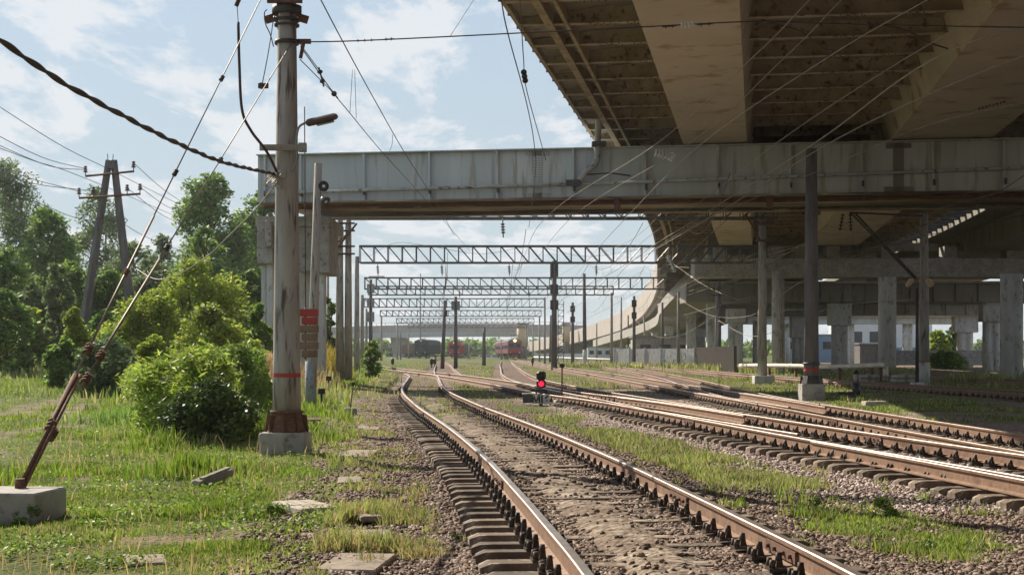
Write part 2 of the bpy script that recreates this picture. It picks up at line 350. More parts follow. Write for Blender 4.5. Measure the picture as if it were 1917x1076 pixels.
# ------------------------------------------------------------------ ground sheet
def axis(lo, flo, fhi, hi, st, g):
    a = list(np.arange(flo, fhi, st)); s = st
    while a[-1] < hi: s *= g; a.append(a[-1]+s)
    b = []; p = flo; s = st
    while p > lo: s *= g; p -= s; b.append(p)
    return np.array(b[::-1]+a)
def axis2():
    a = list(np.arange(7.5, 20, .06)); s = .06
    while a[-1] < 90: s = min(s*1.012, .5); a.append(a[-1]+s)
    while a[-1] < 4000: s *= 1.12; a.append(a[-1]+s)
    b = []; p = 7.5; s = .08
    while p > -80: s *= 1.15; p -= s; b.append(p)
    return np.array(b[::-1]+a)
gx = axis(-2500, -5.5, 8.5, 2500, .06, 1.05); gy = axis2()
XX, YY = np.meshgrid(gx, gy); ZZ = gz(XX, YY)
nx, ny = len(gx), len(gy)
V = np.stack([XX.ravel(), YY.ravel(), ZZ.ravel()], 1)
ii = (np.arange(ny-1)[:, None]*nx+np.arange(nx-1)[None, :]).ravel()
Fq = np.stack([ii, ii+1, ii+nx+1, ii+nx], 1)
m, n, l, b = new_mat('ground_mixed'); M['ground'] = m
a_ = n.new('ShaderNodeAttribute'); a_.attribute_name = 'mask'; se = n.new('ShaderNodeSeparateColor'); l.new(a_.outputs['Color'], se.inputs[0])
t = n.new('ShaderNodeTexCoord')
vo = n.new('ShaderNodeTexVoronoi'); vo.inputs['Scale'].default_value = 19; vo.inputs['Randomness'].default_value = 1; l.new(t.outputs['Object'], vo.inputs['Vector'])
sv = n.new('ShaderNodeSeparateColor'); l.new(vo.outputs['Color'], sv.inputs[0])
def ramp(fac, stops):
    r = n.new('ShaderNodeValToRGB'); e = r.color_ramp.elements
    e[0].position = stops[0][0]; e[0].color = (*stops[0][1], 1); e[1].position = stops[-1][0]; e[1].color = (*stops[-1][1], 1)
    for p, c in stops[1:-1]: k = e.new(p); k.color = (*c, 1)
    l.new(fac, r.inputs[0]); return r.outputs[0]
def mix(f, a, b_, mode='MIX'):
    x = n.new('ShaderNodeMixRGB'); x.blend_type = mode
    for i, s_ in ((0, f), (1, a), (2, b_)):
        if isinstance(s_, (float, int)): x.inputs[i].default_value = s_
        elif isinstance(s_, tuple): x.inputs[i].default_value = (*s_, 1)
        else: l.new(s_, x.inputs[i])
    return x.outputs[0]
def noise(sc_, d=6):
    x = n.new('ShaderNodeTexNoise'); x.inputs['Scale'].default_value = sc_; x.inputs['Detail'].default_value = d; l.new(t.outputs['Object'], x.inputs['Vector']); return x.outputs['Fac']
brown = ramp(sv.outputs[0], [(0, (.095,.065,.05)), (.5, (.17,.12,.095)), (.85, (.24,.175,.14)), (1, (.33,.27,.23))])
pink = ramp(sv.outputs[1], [(0, (.20,.15,.135)), (.6, (.34,.265,.24)), (1, (.50,.42,.38))])
bal = mix(se.outputs[2], brown, pink)
soil = ramp(noise(2.2), [(.3, (.12,.09,.065)), (.5, (.22,.17,.12)), (.7, (.30,.24,.17))])
gr = ramp(noise(1.3), [(.3, (.055,.085,.018)), (.55, (.11,.135,.035)), (.75, (.20,.19,.07))])
sand = ramp(noise(6), [(.3, (.17,.13,.10)), (.5, (.28,.225,.175)), (.75, (.50,.43,.36))])
c = mix(se.outputs[1], bal, sand); a2 = n.new('ShaderNodeAttribute'); a2.attribute_name = 'mask2'; s2 = n.new('ShaderNodeSeparateColor'); l.new(a2.outputs['Color'], s2.inputs[0])
c = mix(s2.outputs[0], c, soil); c = mix(se.outputs[0], c, gr)
l.new(c, b.inputs['Base Color']); b.inputs['Roughness'].default_value = .95; b.inputs['Specular IOR Level'].default_value = .1
bp = n.new('ShaderNodeBump'); bp.inputs['Strength'].default_value = .9; bp.inputs['Distance'].default_value = .03
hh = n.new('ShaderNodeMath'); hh.operation = 'SUBTRACT'; l.new(noise(11, 8), hh.inputs[0]); l.new(vo.outputs['Distance'], hh.inputs[1])
l.new(hh.outputs[0], bp.inputs['Height']); l.new(bp.outputs[0], b.inputs['Normal'])
ground = np_mesh('ground', V, Fq, 'ground', True); tag(ground, kind='structure')
x_, y_ = V[:, 0], V[:, 1]; dA_ = dtrack('A', x_, y_); ad_ = alld(x_, y_)
mG = gmask(x_, y_)*.9; mG = np.where(y_ > 300, .9, mG)
mS = np.clip((1-sstep(np.abs(dA_+.05), .2, .48))*(y_ < 60)*(.15+1.1*vn(x_, y_, 2.1, 8)), 0, 1)
mS = np.maximum(mS, .9*trail(x_, y_)); mS = np.maximum(mS, .8*sstep(x_, 9.5, 11)*(1-sstep(x_, 14, 15))*sstep(y_, 30, 36)*(1-sstep(y_, 60, 70))*sstep(ad_, 1.6, 2))
mS = np.maximum(mS, .45*sstep(-dA_, 2.0, 2.3)*(1-sstep(-dA_, 2.9, 3.3))*(y_ < 50))
mP = sstep(dA_, 2.6, 3.2)*sstep(y_, 14.6, 15.4)*(y_ < 60)
mSoil = np.maximum(sstep(-dA_, 2.1, 2.8), sstep(y_, 50, 80)*sstep(ad_, 1.4, 2.2))
mSoil = np.maximum(mSoil, sstep(x_, 19, 21))
for nm, arr in (('mask', (mG, mS, mP)), ('mask2', (mSoil, mSoil, mSoil))):
    at_ = ground.data.color_attributes.new(nm, 'FLOAT_COLOR', 'POINT')
    at_.data.foreach_set('color', np.stack([*arr, np.ones(len(V))], 1).astype(np.float32).ravel())

# ------------------------------------------------------------------ tracks
RAIL = [(-.066,0),(.066,0),(.066,.012),(.012,.03),(.009,.13),(.034,.142),(.036,.172),(.028,.18),(-.028,.18),(-.036,.172),(-.034,.142),(-.009,.13),(-.012,.03),(-.066,.012)]
def sweep(path, off, z0, prof=RAIL, top=(6,7,8)):
    mb = MB(); n_ = len(prof); vs = []
    for i, p in enumerate(path):
        d = (path[min(i+1, len(path)-1)]-path[max(i-1, 0)]).normalized(); nr = Vector((d.y, -d.x, 0))
        for a, z in prof: vs.append(p+nr*(off+a)+Vector((0,0,z0+z)))
    for i in range(len(path)-1):
        for k in range(n_):
            mb.f.append([i*n_+k, (i+1)*n_+k, (i+1)*n_+(k+1)%n_, i*n_+(k+1)%n_]); mb.sm.append(False); mb.mi.append(1 if k in top else 0)
    mb.v = vs
    mb.f.append(list(range(n_))); mb.f.append([(len(path)-1)*n_+k for k in range(n_-1,-1,-1)]); mb.sm += [False]*2; mb.mi += [0]*2
    return mb
def resample(path, st):
    out = [path[0].copy()]; acc = 0
    for a, b_ in zip(path[:-1], path[1:]):
        d = (b_-a).length; pos = 0
        while acc+d-pos >= st:
            pos += st-acc; acc = 0; out.append(a.lerp(b_, pos/d))
        acc += d-pos
    return out
def sleeper_mesh(seed):
    r = random.Random(seed); mb = MB(); top = RT-.18
    prof = [(-1.35,-.03),(-1.28,.0),(-.95,.0),(-.55,-.03),(.55,-.03),(.95,.0),(1.28,.0),(1.35,-.03)]
    vs = []; N_ = len(prof)
    for x, z in prof:
        j = lambda: r.uniform(-.012,.012)
        vs += [(x+j(), -.15+j(), top-.20), (x+j(), -.095+j(), top+z-.004), (x+j(), .095+j(), top+z-.004), (x+j(), .15+j(), top-.20)]
    fs = []
    for i in range(N_-1):
        for k in range(4): fs.append([i*4+k, i*4+(k+1)%4, (i+1)*4+(k+1)%4, (i+1)*4+k])
    fs += [[3,2,1,0], [(N_-1)*4+k for k in range(4)]]
    mb.add(vs, fs); return mb
def clip_mesh():
    mb = MB(); z = RT-.18
    mb.box((0,0,z+.006), (.36,.17,.02))
    for s_ in (-1,1):
        mb.box((s_*.10,0,z+.035), (.06,.10,.05), taper=.6)
        mb.tube([(s_*.10,0,z+.04),(s_*.10,0,z+.115)], [.03,.02], 6)
        mb.tube([(s_*.155,.05,z+.01),(s_*.155,.05,z+.07)], [.026,.018], 6)
        mb.tube([(s_*.155,-.05,z+.01),(s_*.155,-.05,z+.07)], [.026,.018], 6)
    return mb
SL = []
for i in range(4):
    o = sleeper_mesh(i).build('sleeper', 'sleeper'); SL.append(o.data); bpy.data.objects.remove(o)
o = clip_mesh().build('rail_fastening', 'clip'); CLIP = o.data; bpy.data.objects.remove(o)
def track(key, label, maxn=100, st=.545, y0=-1, y1=1e9, skip=None):
    path = [p for p in TRS[key]]; root = thing('railway_track', (path[0].x, path[0].y, 0), label, 'railway track', 'railway tracks of the station yard')
    fine = resample(path, .6); fine.append(path[-1])
    for s_ in (-1, 1): sweep(fine, s_*.795, RT-.18).build('rail', ['rail_side','rail_top'], root)
    ps = resample(path, st); extra = MB(); cnt = 0; ex2 = MB()
    for i, p in enumerate(ps[:-1]):
        if skip and skip(p): continue
        d = (ps[i+1]-p).normalized(); ang = math.atan2(d.y, d.x)-math.pi/2
        if cnt < maxn and p.y > 7.0:
            cnt += 1
            s_ = bpy.data.objects.new('sleeper', random.choice(SL)); C.objects.link(s_); s_.parent = root
            jx = random.uniform(-.035,.035); s_.location = (p.x-path[0].x+jx*d.x, p.y-path[0].y+jx*d.y, random.uniform(-.018,.002)); s_.rotation_euler = (random.uniform(-.03,.03), random.uniform(-.006,.006), ang+random.uniform(-.028,.028))
            if p.y < 75:
                for q in (-1,1):
                    c_ = bpy.data.objects.new('rail_fastening', CLIP); C.objects.link(c_); c_.parent = s_
                    c_.location = (q*.795, 0, random.uniform(0,.004)); c_.rotation_euler = (0, 0, random.uniform(-.05,.05))
        else:
            me = SL[0]; mt = Matrix.Translation((p.x, p.y, 0)) @ Matrix.Rotation(ang, 4, 'Z')
            extra.add([mt @ v.co for v in me.vertices], [list(f.vertices) for f in me.polygons])
    if extra.v:
        o = extra.build('sleeper_row', 'sleeper', root); o['kind'] = 'stuff'
    return root
tA = track('A', 'nearest curved railway track with dusty strip between its rusty rails, beside the grass')
tB = track('B', 'railway track running from lower right behind the red dwarf signal to the far left')
tC = track('C', 'straight railway track leading up to the plum red passenger train')
tE = track('E', 'railway track branching right off the straight track under the overpass', 60)
tD = track('D', 'railway track at right passing in front of the white pipe and bridge columns', 90)
tF = track('F', 'railway track branching behind the red dwarf signal towards the train', 60, skip=lambda p: p.y < 44)
tH = track('H', 'far left railway track leading towards the dark green locomotive', 40)
tJ = track('J', 'siding track in shade between the bridge columns at far right', 40)
# joint bars and switch blades
def fish(key, root, y, s_):
    ys, xs = TX[key]; x = float(np.interp(y, ys, xs)); x2 = float(np.interp(y+.5, ys, xs)); d = Vector((x2-x, .5, 0)).normalized(); nr = Vector((d.y, -d.x, 0))
    mb = MB(); c_ = Vector((x, y, 0))+nr*s_*.795
    for q in (-1,1):
        mb.box(c_+nr*q*.024+Vector((0,0,RT-.095)), (.022,.8,.085), math.atan2(d.y, d.x)-math.pi/2)
        for k in (-.3,-.12,.12,.3): mb.disc(c_+nr*q*.045+d*k+Vector((0,0,RT-.095)), nr, .017, .03, 6)
    mb.build('joint_bar', 'rust', root)
for a in ((16.2,-1),(14.2,1),(34,-1),(33,1),(10.4,1)): fish('A', tA, *a)
for a in ((20,-1),(30,-1),(31,1),(24,1)): fish('B', tB, *a)
for a in ((30,-1),(30.5,1)): fish('C', tC, *a)
def blade(key, root, ya, yb, side, o0, o1):
    ys, xs = TX[key]; pts = []
    for i in range(25):
        y = ya+(yb-ya)*i/24; pts.append(Vector((float(np.interp(y, ys, xs))+side*.795+o0+(o1-o0)*(i/24)**1.4, y, 0)))
    sweep(pts, 0, RT-.18).build('switch_blade', ['rail_side','rail_top'], root)
blade('B', tB, 22, 11, -1, -.10, -.30); blade('B', tB, 44, 31, 1, -.12, -.2); blade('C', tC, 52, 36, 1, -.12, -.35); blade('C', tC, 52, 36, -1, .12, .35)
blade('B', tB, 34, 24, -1, .11, .35)

# ------------------------------------------------------------------ scattered ballast and grass (stuff)
def inst(tmpl_v, tmpl_f, pos, rz, sc_, tilt=None, extra=None):
    """merge transformed copies of one small template into arrays"""
    n_ = len(pos); c, s = np.cos(rz), np.sin(rz)
    v = tmpl_v[None, :, :]*sc_[:, None, :]
    if extra is not None: v = extra(v)
    x = v[:, :, 0]*c[:, None]-v[:, :, 1]*s[:, None]; y = v[:, :, 0]*s[:, None]+v[:, :, 1]*c[:, None]
    out = np.stack([x+pos[:, None, 0], y+pos[:, None, 1], v[:, :, 2]+pos[:, None, 2]], 2).reshape(-1, 3)
    f = (tmpl_f[None, :, :]+(np.arange(n_)*len(tmpl_v))[:, None, None]).reshape(-1, tmpl_f.shape[1])
    return out, f
ROCK = np.array([(-.5,-.35,-.1),(.45,-.45,-.15),(.5,.3,-.1),(-.4,.45,-.1),(-.28,-.3,.32),(.3,-.22,.38),(.22,.3,.26),(-.32,.2,.42)])
ROCKF = np.array([(0,3,2,1),(4,5,6,7),(0,1,5,4),(1,2,6,5),(2,3,7,6),(3,0,4,7)])
def stones(name, pts_xy, smin, smax, m):
    x, y = pts_xy; n_ = len(x)
    z = gz(x, y); s = rng.uniform(smin, smax, n_)
    sc3 = s[:, None]*rng.uniform(.6, 1.3, (n_, 3)); jit = rng.uniform(-.14, .14, (n_, 8, 3))
    c, s_ = np.cos(a := rng.uniform(0, 6.28, n_)), np.sin(a)
    v = (ROCK[None]+jit)*sc3[:, None, :]
    # random tilt about x
    t_ = rng.uniform(-.9, .9, n_); cy, sy = np.cos(t_)[:, None], np.sin(t_)[:, None]
    v = np.stack([v[..., 0], v[..., 1]*cy-v[..., 2]*sy, v[..., 1]*sy+v[..., 2]*cy], 2)
    X = v[..., 0]*c[:, None]-v[..., 1]*s_[:, None]+x[:, None]; Y = v[..., 0]*s_[:, None]+v[..., 1]*c[:, None]+y[:, None]; Z = v[..., 2]+z[:, None]
    f = (ROCKF[None]+(np.arange(n_)*8)[:, None, None]).reshape(-1, 4)
    o = np_mesh(name, np.stack([X, Y, Z], 2).reshape(-1, 3), f, m); tag(o, kind='stuff'); return o
def rock_mat(name, stops):
    m, n, l, b = new_mat(name); g = n.new('ShaderNodeNewGeometry'); r = n.new('ShaderNodeValToRGB'); e = r.color_ramp.elements
    e[0].color = (*stops[0], 1); e[1].color = (*stops[-1], 1)
    for i, c in enumerate(stops[1:-1]): k = e.new((i+1)/(len(stops)-1)); k.color = (*c, 1)
    l.new(g.outputs['Random Per Island'], r.inputs[0]); l.new(r.outputs[0], b.inputs['Base Color']); b.inputs['Roughness'].default_value = .9
    M[name] = m
rock_mat('brown_stone', [(.055,.035,.028),(.12,.08,.06),(.20,.14,.11),(.28,.20,.16),(.40,.32,.27)])
rock_mat('dark_stone', [(.02,.016,.014),(.05,.04,.035),(.10,.075,.06)])
rock_mat('pink_stone', [(.16,.11,.10),(.30,.22,.20),(.42,.33,.30),(.60,.52,.48)])
def sample_ground(n_, pxr=(-250, 2150), pyr=(695, 1180)):
    px = rng.uniform(*pxr, n_); py = rng.uniform(*pyr, n_); t_ = 1.5/(py-HY); return (px-CX)*t_, F*t_
x, y = sample_ground(200000, pyr=(716, 1200)); dA = dtrack('A', x, y); ad = alld(x, y)
keep = (dA > -2.9-.5*vn(x, y, 1)) & (np.abs(x) < 18) & (x < 12+.1*y) & (rng.random(len(x)) > gmask(x, y)*.8) & ~((x > 9) & (y > 30))
keep &= ~((np.abs(dA+.05) < .34) & (rng.random(len(x)) > .08+(y > 15)*.4*sstep(vn(x, y, 1.1, 33), .6, .35))); keep &= ~((dA < -2.0) & (rng.random(len(x)) > .45))
keep &= np.hypot((x+1.42)/.22, (y-14.05)/.45) > 1.1
# keep sleeper tops fairly clean
onsl = (ad < 1.3) & ~((np.abs(dA) > .34) & (np.abs(dA) < .74)) & (rng.random(len(x)) > .2+.35*vn(x, y, 1.5, 31)); keep &= ~onsl
far_thin = rng.random(len(x)) < np.clip(1.15-(y-10)/75, .25, 1); keep &= far_thin
pk = (dA > 2.7) & (y > 14.8) & (rng.random(len(x)) < .95)
dk = (np.abs(y-(18.1-1.25*(x-1.5)+.16*(x-1.5)**2)) < .45) & (x > 1.5) & (x < 6) & (rng.random(len(x)) < .9)  # curved band of darker stones across the ballast
stones('ballast', (x[keep & dk], y[keep & dk]), .03, .06, 'dark_stone'); keep &= ~dk
stones('ballast', (x[keep & ~pk], y[keep & ~pk]), .028, .062, 'brown_stone')
stones('ballast', (x[keep & pk], y[keep & pk]), .030, .066, 'pink_stone')

def blades(name, x, y, h, wd, m, lean=.35, z=None):
    n_ = len(x); z = gz(x, y)-.01 if z is None else z; a = rng.uniform(0, 6.28, n_); ln = rng.uniform(.05, lean, n_)*h; b_ = rng.uniform(0, 6.28, n_)
    ca, sa = np.cos(a)*wd/2, np.sin(a)*wd/2; lx, ly = np.cos(b_)*ln, np.sin(b_)*ln
    P0 = np.stack([x-ca, y-sa, z], 1); P1 = np.stack([x+ca, y+sa, z], 1)
    P2 = np.stack([x+ca*.8+lx*.35, y+sa*.8+ly*.35, z+h*.55], 1); P3 = np.stack([x-ca*.8+lx*.35, y-sa*.8+ly*.35, z+h*.55], 1)
    P4 = np.stack([x+lx+ca*.12, y+ly+sa*.12, z+h*.95], 1); P5 = np.stack([x+lx-ca*.12, y+ly-sa*.12, z+h*.95], 1)
    V_ = np.stack([P0, P1, P2, P3, P4, P5], 1).reshape(-1, 3); i = np.arange(n_)[:, None]*6
    f = np.concatenate([i+np.array([[0,1,2,3]]), i+np.array([[3,2,4,5]])], 1).reshape(-1, 4)
    o = np_mesh(name, V_, f, m); tag(o, kind='stuff'); return o
def clumpy(x, y): return .35+1.3*vn(x, y, 1.9, 9)*vn(x, y, .6, 11)*1.7
# lush grass on the left
x, y = sample_ground(520000, (-500, 1100), (686, 1190)); dA = dtrack('A', x, y)
isl = (dA < -1.4) | ((y > 97) & (x < -9-.03*(y-97)))
k = isl & (rng.random(len(x)) < gmask(x, y)) & ((dA < -2.4) | (y > 97)) & ~((x > -5.4) & (x < -4.33) & (y > 13.6) & (y < 14.45)) & (np.hypot(x+3.56, y-23.4) > .45)
# thinner where the lower left lawn is short
k &= rng.random(len(x)) < np.clip(.15+1.3*vn(x, y, .8, 12)*vn(x, y, 2.2, 13)*1.6, .1, 1)
x, y = x[k], y[k]; hfac = (.36+.40*sstep(y, 14, 24))*(.55+.9*vn(x, y, .45, 41))*clumpy(x, y)*(1-.65*np.maximum(seg(x, y, [(-14.5,50),(-13.4,33)], 2.2), seg(x, y, [(-11.6,38),(-9.6,33),(-8.4,18)], 1.9)))
h = (.04+.13*rng.random(len(x)))*hfac*(1+.5*sstep(y, 20, 30)); h *= 1+1.2*sstep(vn(x, y, .9, 14), .66, .8)*(y > 17)
wd = np.clip(.0022*y**.75, .008, .09)
sel = rng.random(len(x)) < (.2+.65*sstep(vn(x, y, .55, 21), .45, .7)*(y < 26))
blades('grass', x[~sel], y[~sel], h[~sel], wd[~sel], 'grass', .5)
blades('grass', x[sel], y[sel], h[sel]*.9, wd[sel], 'weed', .6)
# scattered dry stalks and low broad-leaved ground cover in the lawn
x, y = sample_ground(3500, (-400, 1000), (715, 1190)); dA = dtrack('A', x, y); k = (dA < -2.6) & (rng.random(len(x)) < gmask(x, y)); x, y = x[k], y[k]
blades('dry_grass', x, y, rng.uniform(.10, .34, len(x))*(.6+.4*sstep(y, 14, 22)), np.full(len(x), .006)+.0003*y, 'straw', .5)
x, y = sample_ground(110000, (-400, 1000), (730, 1190)); dA = dtrack('A', x, y); k = (dA < -2.5) & (rng.random(len(x)) < gmask(x, y)*sstep(vn(x, y, 1.7, 51), .5, .7)) & ~((x > -5.4) & (x < -4.3) & (y > 13.5) & (y < 14.5)); x, y = x[k], y[k]
n_ = len(x); P_ = np.stack([x, y, gz(x, y)+rng.uniform(.01, .09, n_)], 1); a_ = rng.normal(size=(n_, 3)); a_[:, 2] *= .5; a_ /= np.linalg.norm(a_, axis=1)[:, None]
b_ = np.cross(a_, rng.normal(size=(n_, 3))); b_ /= np.linalg.norm(b_, axis=1)[:, None]; s_ = rng.uniform(.010, .030, n_)[:, None]
V_ = np.stack([P_-a_*s_, P_-b_*s_*.5, P_+a_*s_, P_+b_*s_*.5], 1).reshape(-1, 3); tag(np_mesh('ground_cover', V_, np.arange(n_*4).reshape(-1, 4), 'bush'), kind='stuff')
# weeds between and beside the tracks
x, y = sample_ground(460000, (500, 2250), (684, 1190)); dA = dtrack('A', x, y)
k = (dA > -2.6) & ~((np.abs(x-.75) < .8) & (y > 39.5) & (y < 47.4)) & (rng.random(len(x)) < gmask(x, y)) & ((y < 97) | (x > -9-.03*(y-97))); x, y = x[k], y[k]; dA = dA[k]
h = (.05+.15*rng.random(len(x)))*clumpy(x, y)*np.where(y > 60, .8, .62)
wd = np.clip(.0017*y**.78, .005, .10)
dry = rng.random(len(x)) < np.where(dA < -1, .5, np.where(y > 60, .35, .16))
lush = rng.random(len(x)) < np.where((y < 16) & (x > 1), .55, np.where((x > 8), .5, .12))
blades('weeds', x[~dry & ~lush], y[~dry & ~lush], h[~dry & ~lush], wd[~dry & ~lush], 'weed', .6)
blades('weeds', x[~dry & lush], y[~dry & lush], h[~dry & lush]*1.1, wd[~dry & lush]*1.3, 'grass', .6)
blades('dry_grass', x[dry], y[dry], h[dry]*.8, wd[dry]*.7, 'straw', .8)
# rank weeds at the feet of columns and fences
for (cx, cy, rx, ry, n_) in ((23,91,3,1.2,500),(33,87,3,1.5,500),(19.5,108,3,2,500),(12,150,8,2,900),(17,128,4,8,700),(26,76,4,1.5,500),(-9.5,60,2.5,3,900)):
    a = rng.uniform(0, 6.28, n_); r_ = np.sqrt(rng.random(n_)); x = cx+rx*r_*np.cos(a); y = cy+ry*r_*np.sin(a)
    blades('weeds', x, y, rng.uniform(.15, .75, n_), np.full(n_, .0009*cy+.01), 'weed', .5)
# tall straw grass: beyond the trail on the left and behind the shrubs
def strawband(cx, cy, rx, ry, n_, h0, m='straw'):
    a = rng.uniform(0, 6.28, n_); r_ = np.abs(rng.normal(size=n_))*.62; x = cx+rx*r_*np.cos(a); y = cy+ry*r_*np.sin(a)
    blades('dry_grass' if m in ('straw', 'goldrod') else 'tall_weeds', x, y, h0*rng.uniform(.45, 1.15, n_)*(1-.35*np.clip(r_, 0, 1.5)), np.full(n_, .0009*cy+.008), m, .3)
strawband(-31, 95, 8, 7, 3500, 1.45); strawband(-25, 92, 7, 5, 2200, 1.1); strawband(-9.2, 56, 1.8, 5, 2600, 1.45); strawband(-11.8, 54, 1.3, 3, 900, 1.5)
strawband(-28, 84, 12, 8, 7000, .75, 'weed'); strawband(-7.2, 46, 1.3, 4, 1200, .8, 'weed')
strawband(-9.6, 74, 1.0, 5, 1400, 1.9, 'goldrod')
strawband(-8.6, 36, 1.6, 3.5, 3000, .36, 'tree'); strawband(-9.6, 50, 3.0, 5, 5000, .75, 'weed'); strawband(-12.5, 52, 2.2, 4, 2500, .7, 'tree'); strawband(-6.0, 37, 1.3, 4, 1600, .38, 'grass')
strawband(-4.2, 19.2, .9, 1.5, 700, .32, 'grass'); strawband(-6.6, 17.5, 1.2, 2.5, 600, .3, 'grass')

# ------------------------------------------------------------------ trees and shrubs
def leaf_cloud(cent, rad, counts, ls, aspect=.5, seed=0, drop=.0):
    r = np.random.default_rng(seed); P = []; S = []
    for c, ra, n_ in zip(cent, rad, counts):
        d = r.normal(size=(n_, 3)); d /= np.linalg.norm(d, axis=1)[:, None]
        rr = r.random(n_)**.45*ra[0]*r.uniform(.75, 1.15, n_)
        p = d*rr[:, None]; p[:, 2] *= ra[1]/ra[0]; P.append(p+np.array(c))
    P = np.concatenate(P); n_ = len(P)
    a = r.normal(size=(n_, 3)); a[:, 2] = a[:, 2]*.6-drop; a /= np.linalg.norm(a, axis=1)[:, None]
    b_ = np.cross(a, r.normal(size=(n_, 3))); b_ /= np.linalg.norm(b_, axis=1)[:, None]
    s = ls*r.uniform(.6, 1.35, n_)[:, None]
    V_ = np.stack([P-a*s*.5, P-b_*s*aspect*.5, P+a*s*.5, P+b_*s*aspect*.5], 1).reshape(-1, 3)
    return V_, np.arange(n_*4).reshape(-1, 4)
def plant(name, x, y, h, wd, label, cat, seed, lm='tree', kind='round', nleaf=7000, ls=.28, bark='bark', low=.12, group=None, z0=None, aspect=.5, drop=0, nclump=None):
    r = random.Random(seed); z = float(gz(x, y))-.05 if z0 is None else z0
    root = thing(name, (x, y, z), label, cat, group)
    cent = []; rad = []; nc = nclump or int(40+h*2.2); limbs = []
    for i in range(nc):
        u = r.random(); t_ = low+(1-low)*(i+.5)/nc
        if kind == 'round': prof = math.sin(math.pi*min(1, (t_-low)/(1-low)*.86+.13))**.6
        elif kind == 'cone': prof = (1-(t_-low)/(1-low))**.75*1.0+.08
        elif kind == 'column': prof = math.sin(math.pi*min(1, (t_-low)/(1-low)*.8+.16))**.45
        else: prof = (1-((t_-low)/(1-low))**2.2)**.55
        a = r.uniform(0, 6.28); q = math.sqrt(r.uniform(.12, 1))*prof*wd*.5
        rc = wd*(.08+.13*r.random())*(.55+.6*prof); hz_ = rc*r.uniform(.7, 1.1)
        c = (x+math.cos(a)*q*.86, y+math.sin(a)*q*.86, z+h*t_-hz_*.2)
        cent.append(c); rad.append((rc, hz_)); limbs.append(c)
    tot = sum(ra[0]**2 for ra in rad); cnt = [max(20, int(nleaf*ra[0]**2/tot)) for ra in rad]
    V_, f = leaf_cloud(cent, rad, cnt, ls, aspect, seed, drop)
    V_ = V_-np.array([x, y, z]); V_[:, 2] = np.maximum(V_[:, 2], .02)
    o = np_mesh('crown' if cat == 'tree' else 'foliage', V_, f, lm); o.parent = root
    mb = MB(); tr = max(.02, h*.014)
    if cat == 'tree':
        pts = [Vector((x+r.uniform(-.02,.02)*h*k, y, z+h*.95*k/6)) for k in range(7)]
        mb.tube(pts, [tr*(1-.14*k) for k in range(7)], 7)
        for c in limbs[::2]:
            k = max(.05, (c[2]-z)/h-.12); p0 = Vector((x, y, z+h*k)); mb.tube([p0, p0.lerp(Vector(c), .5)+Vector((0,0,.03*h)), Vector(c)], [tr*.35, tr*.22, tr*.08], 4)
        mb.build('trunk', bark, root)
    else:
        for c in limbs[::2]:
            p0 = Vector((x+r.uniform(-.1,.1)*wd, y+r.uniform(-.1,.1)*wd, z)); mb.tube([p0, p0.lerp(Vector(c), .5)+Vector((0,0,.08*h)), Vector(c)], [.012*h, .008*h, .003*h], 4)
        mb.build('stems', bark, root)
    return root
def img_plant(name, pxl, pxr, ytop, Y, label, cat, seed, **k):
    pc = (pxl+pxr)/2; x = (pc-CX)*Y/F; h = (EYE-(ytop-HY)*Y/F)*1.03; wd = (pxr-pxl)*Y/F*1.16; k['nleaf'] = int(k.get('nleaf', 7000)*1.35); k['ls'] = k.get('ls', .28)*1.18
    return plant(name, x, Y, h, wd, label, cat, seed, **k)
img_plant('birch_tree', -70, 95, 318, 135, 'feathery birch at the left edge of the photo, tallest of the left trees', 'tree', 1, lm='tree_g', bark='birch', nleaf=13000, ls=.34, aspect=.3, drop=.6, low=.2)
img_plant('leafy_tree', 30, 150, 405, 128, 'mid green tree between the birch and the power pole', 'tree', 2, nleaf=9000, ls=.34, lm='tree')
img_plant('birch_tree', 128, 245, 368, 150, 'slender pale birch behind the top of the power pole', 'tree', 3, lm='tree_g', bark='birch', nleaf=9000, ls=.34, aspect=.35, drop=.5, kind='round')
img_plant('leafy_tree', 190, 310, 468, 130, 'low round tree just right of the power pole legs', 'tree', 4, nleaf=8000, ls=.32, lm='tree_g')
img_plant('aspen_tree', 318, 468, 338, 140, 'tall dark broad tree left of the concrete pole, rising highest there', 'tree', 5, nleaf=14000, ls=.36, lm='tree', low=.1)
img_plant('aspen_tree', 428, 560, 372, 150, 'dark tree half hidden behind the concrete pole and bridge pier', 'tree', 6, nleaf=12000, ls=.36, lm='tree')
img_plant('leafy_tree', 255, 350, 452, 155, 'thin grey green tree in the gap between the two tallest trees', 'tree', 7, nleaf=6000, ls=.33, lm='tree_g', kind='cone')
img_plant('leafy_tree', -60, 75, 480, 95, 'dark bushy tree at the left edge above the dry grass', 'tree', 8, nleaf=11000, ls=.24, lm='tree', low=.04)
img_plant('leafy_tree', 60, 190, 505, 100, 'rounded dark green tree beneath the power pole', 'tree', 9, nleaf=10000, ls=.24, lm='tree', low=.05)
img_plant('willow_tree', 150, 260, 520, 98, 'smooth rounded willow between the power pole legs', 'tree', 10, nleaf=9000, ls=.24, lm='tree', low=.05)
img_plant('poplar_sapling', 82, 138, 512, 84, 'slim upright bright green poplar left of the power pole', 'tree', 11, nleaf=6000, ls=.17, lm='tree_g', kind='column', low=.03)
img_plant('young_birch', 100, 178, 592, 62, 'young yellow green birch in front of the power pole foot', 'tree', 12, nleaf=7000, ls=.13, lm='tree_y', kind='cone', low=.06)
img_plant('sallow_shrub', 205, 355, 560, 62, 'left half of the bright yellow green sallow thicket', 'shrub', 13, nleaf=11000, ls=.15, lm='tree_y', bark='bark')
img_plant('sallow_shrub', 290, 450, 506, 66, 'tallest yellow green sallow, left of the concrete pole', 'shrub', 14, nleaf=15000, ls=.15, lm='tree_y')
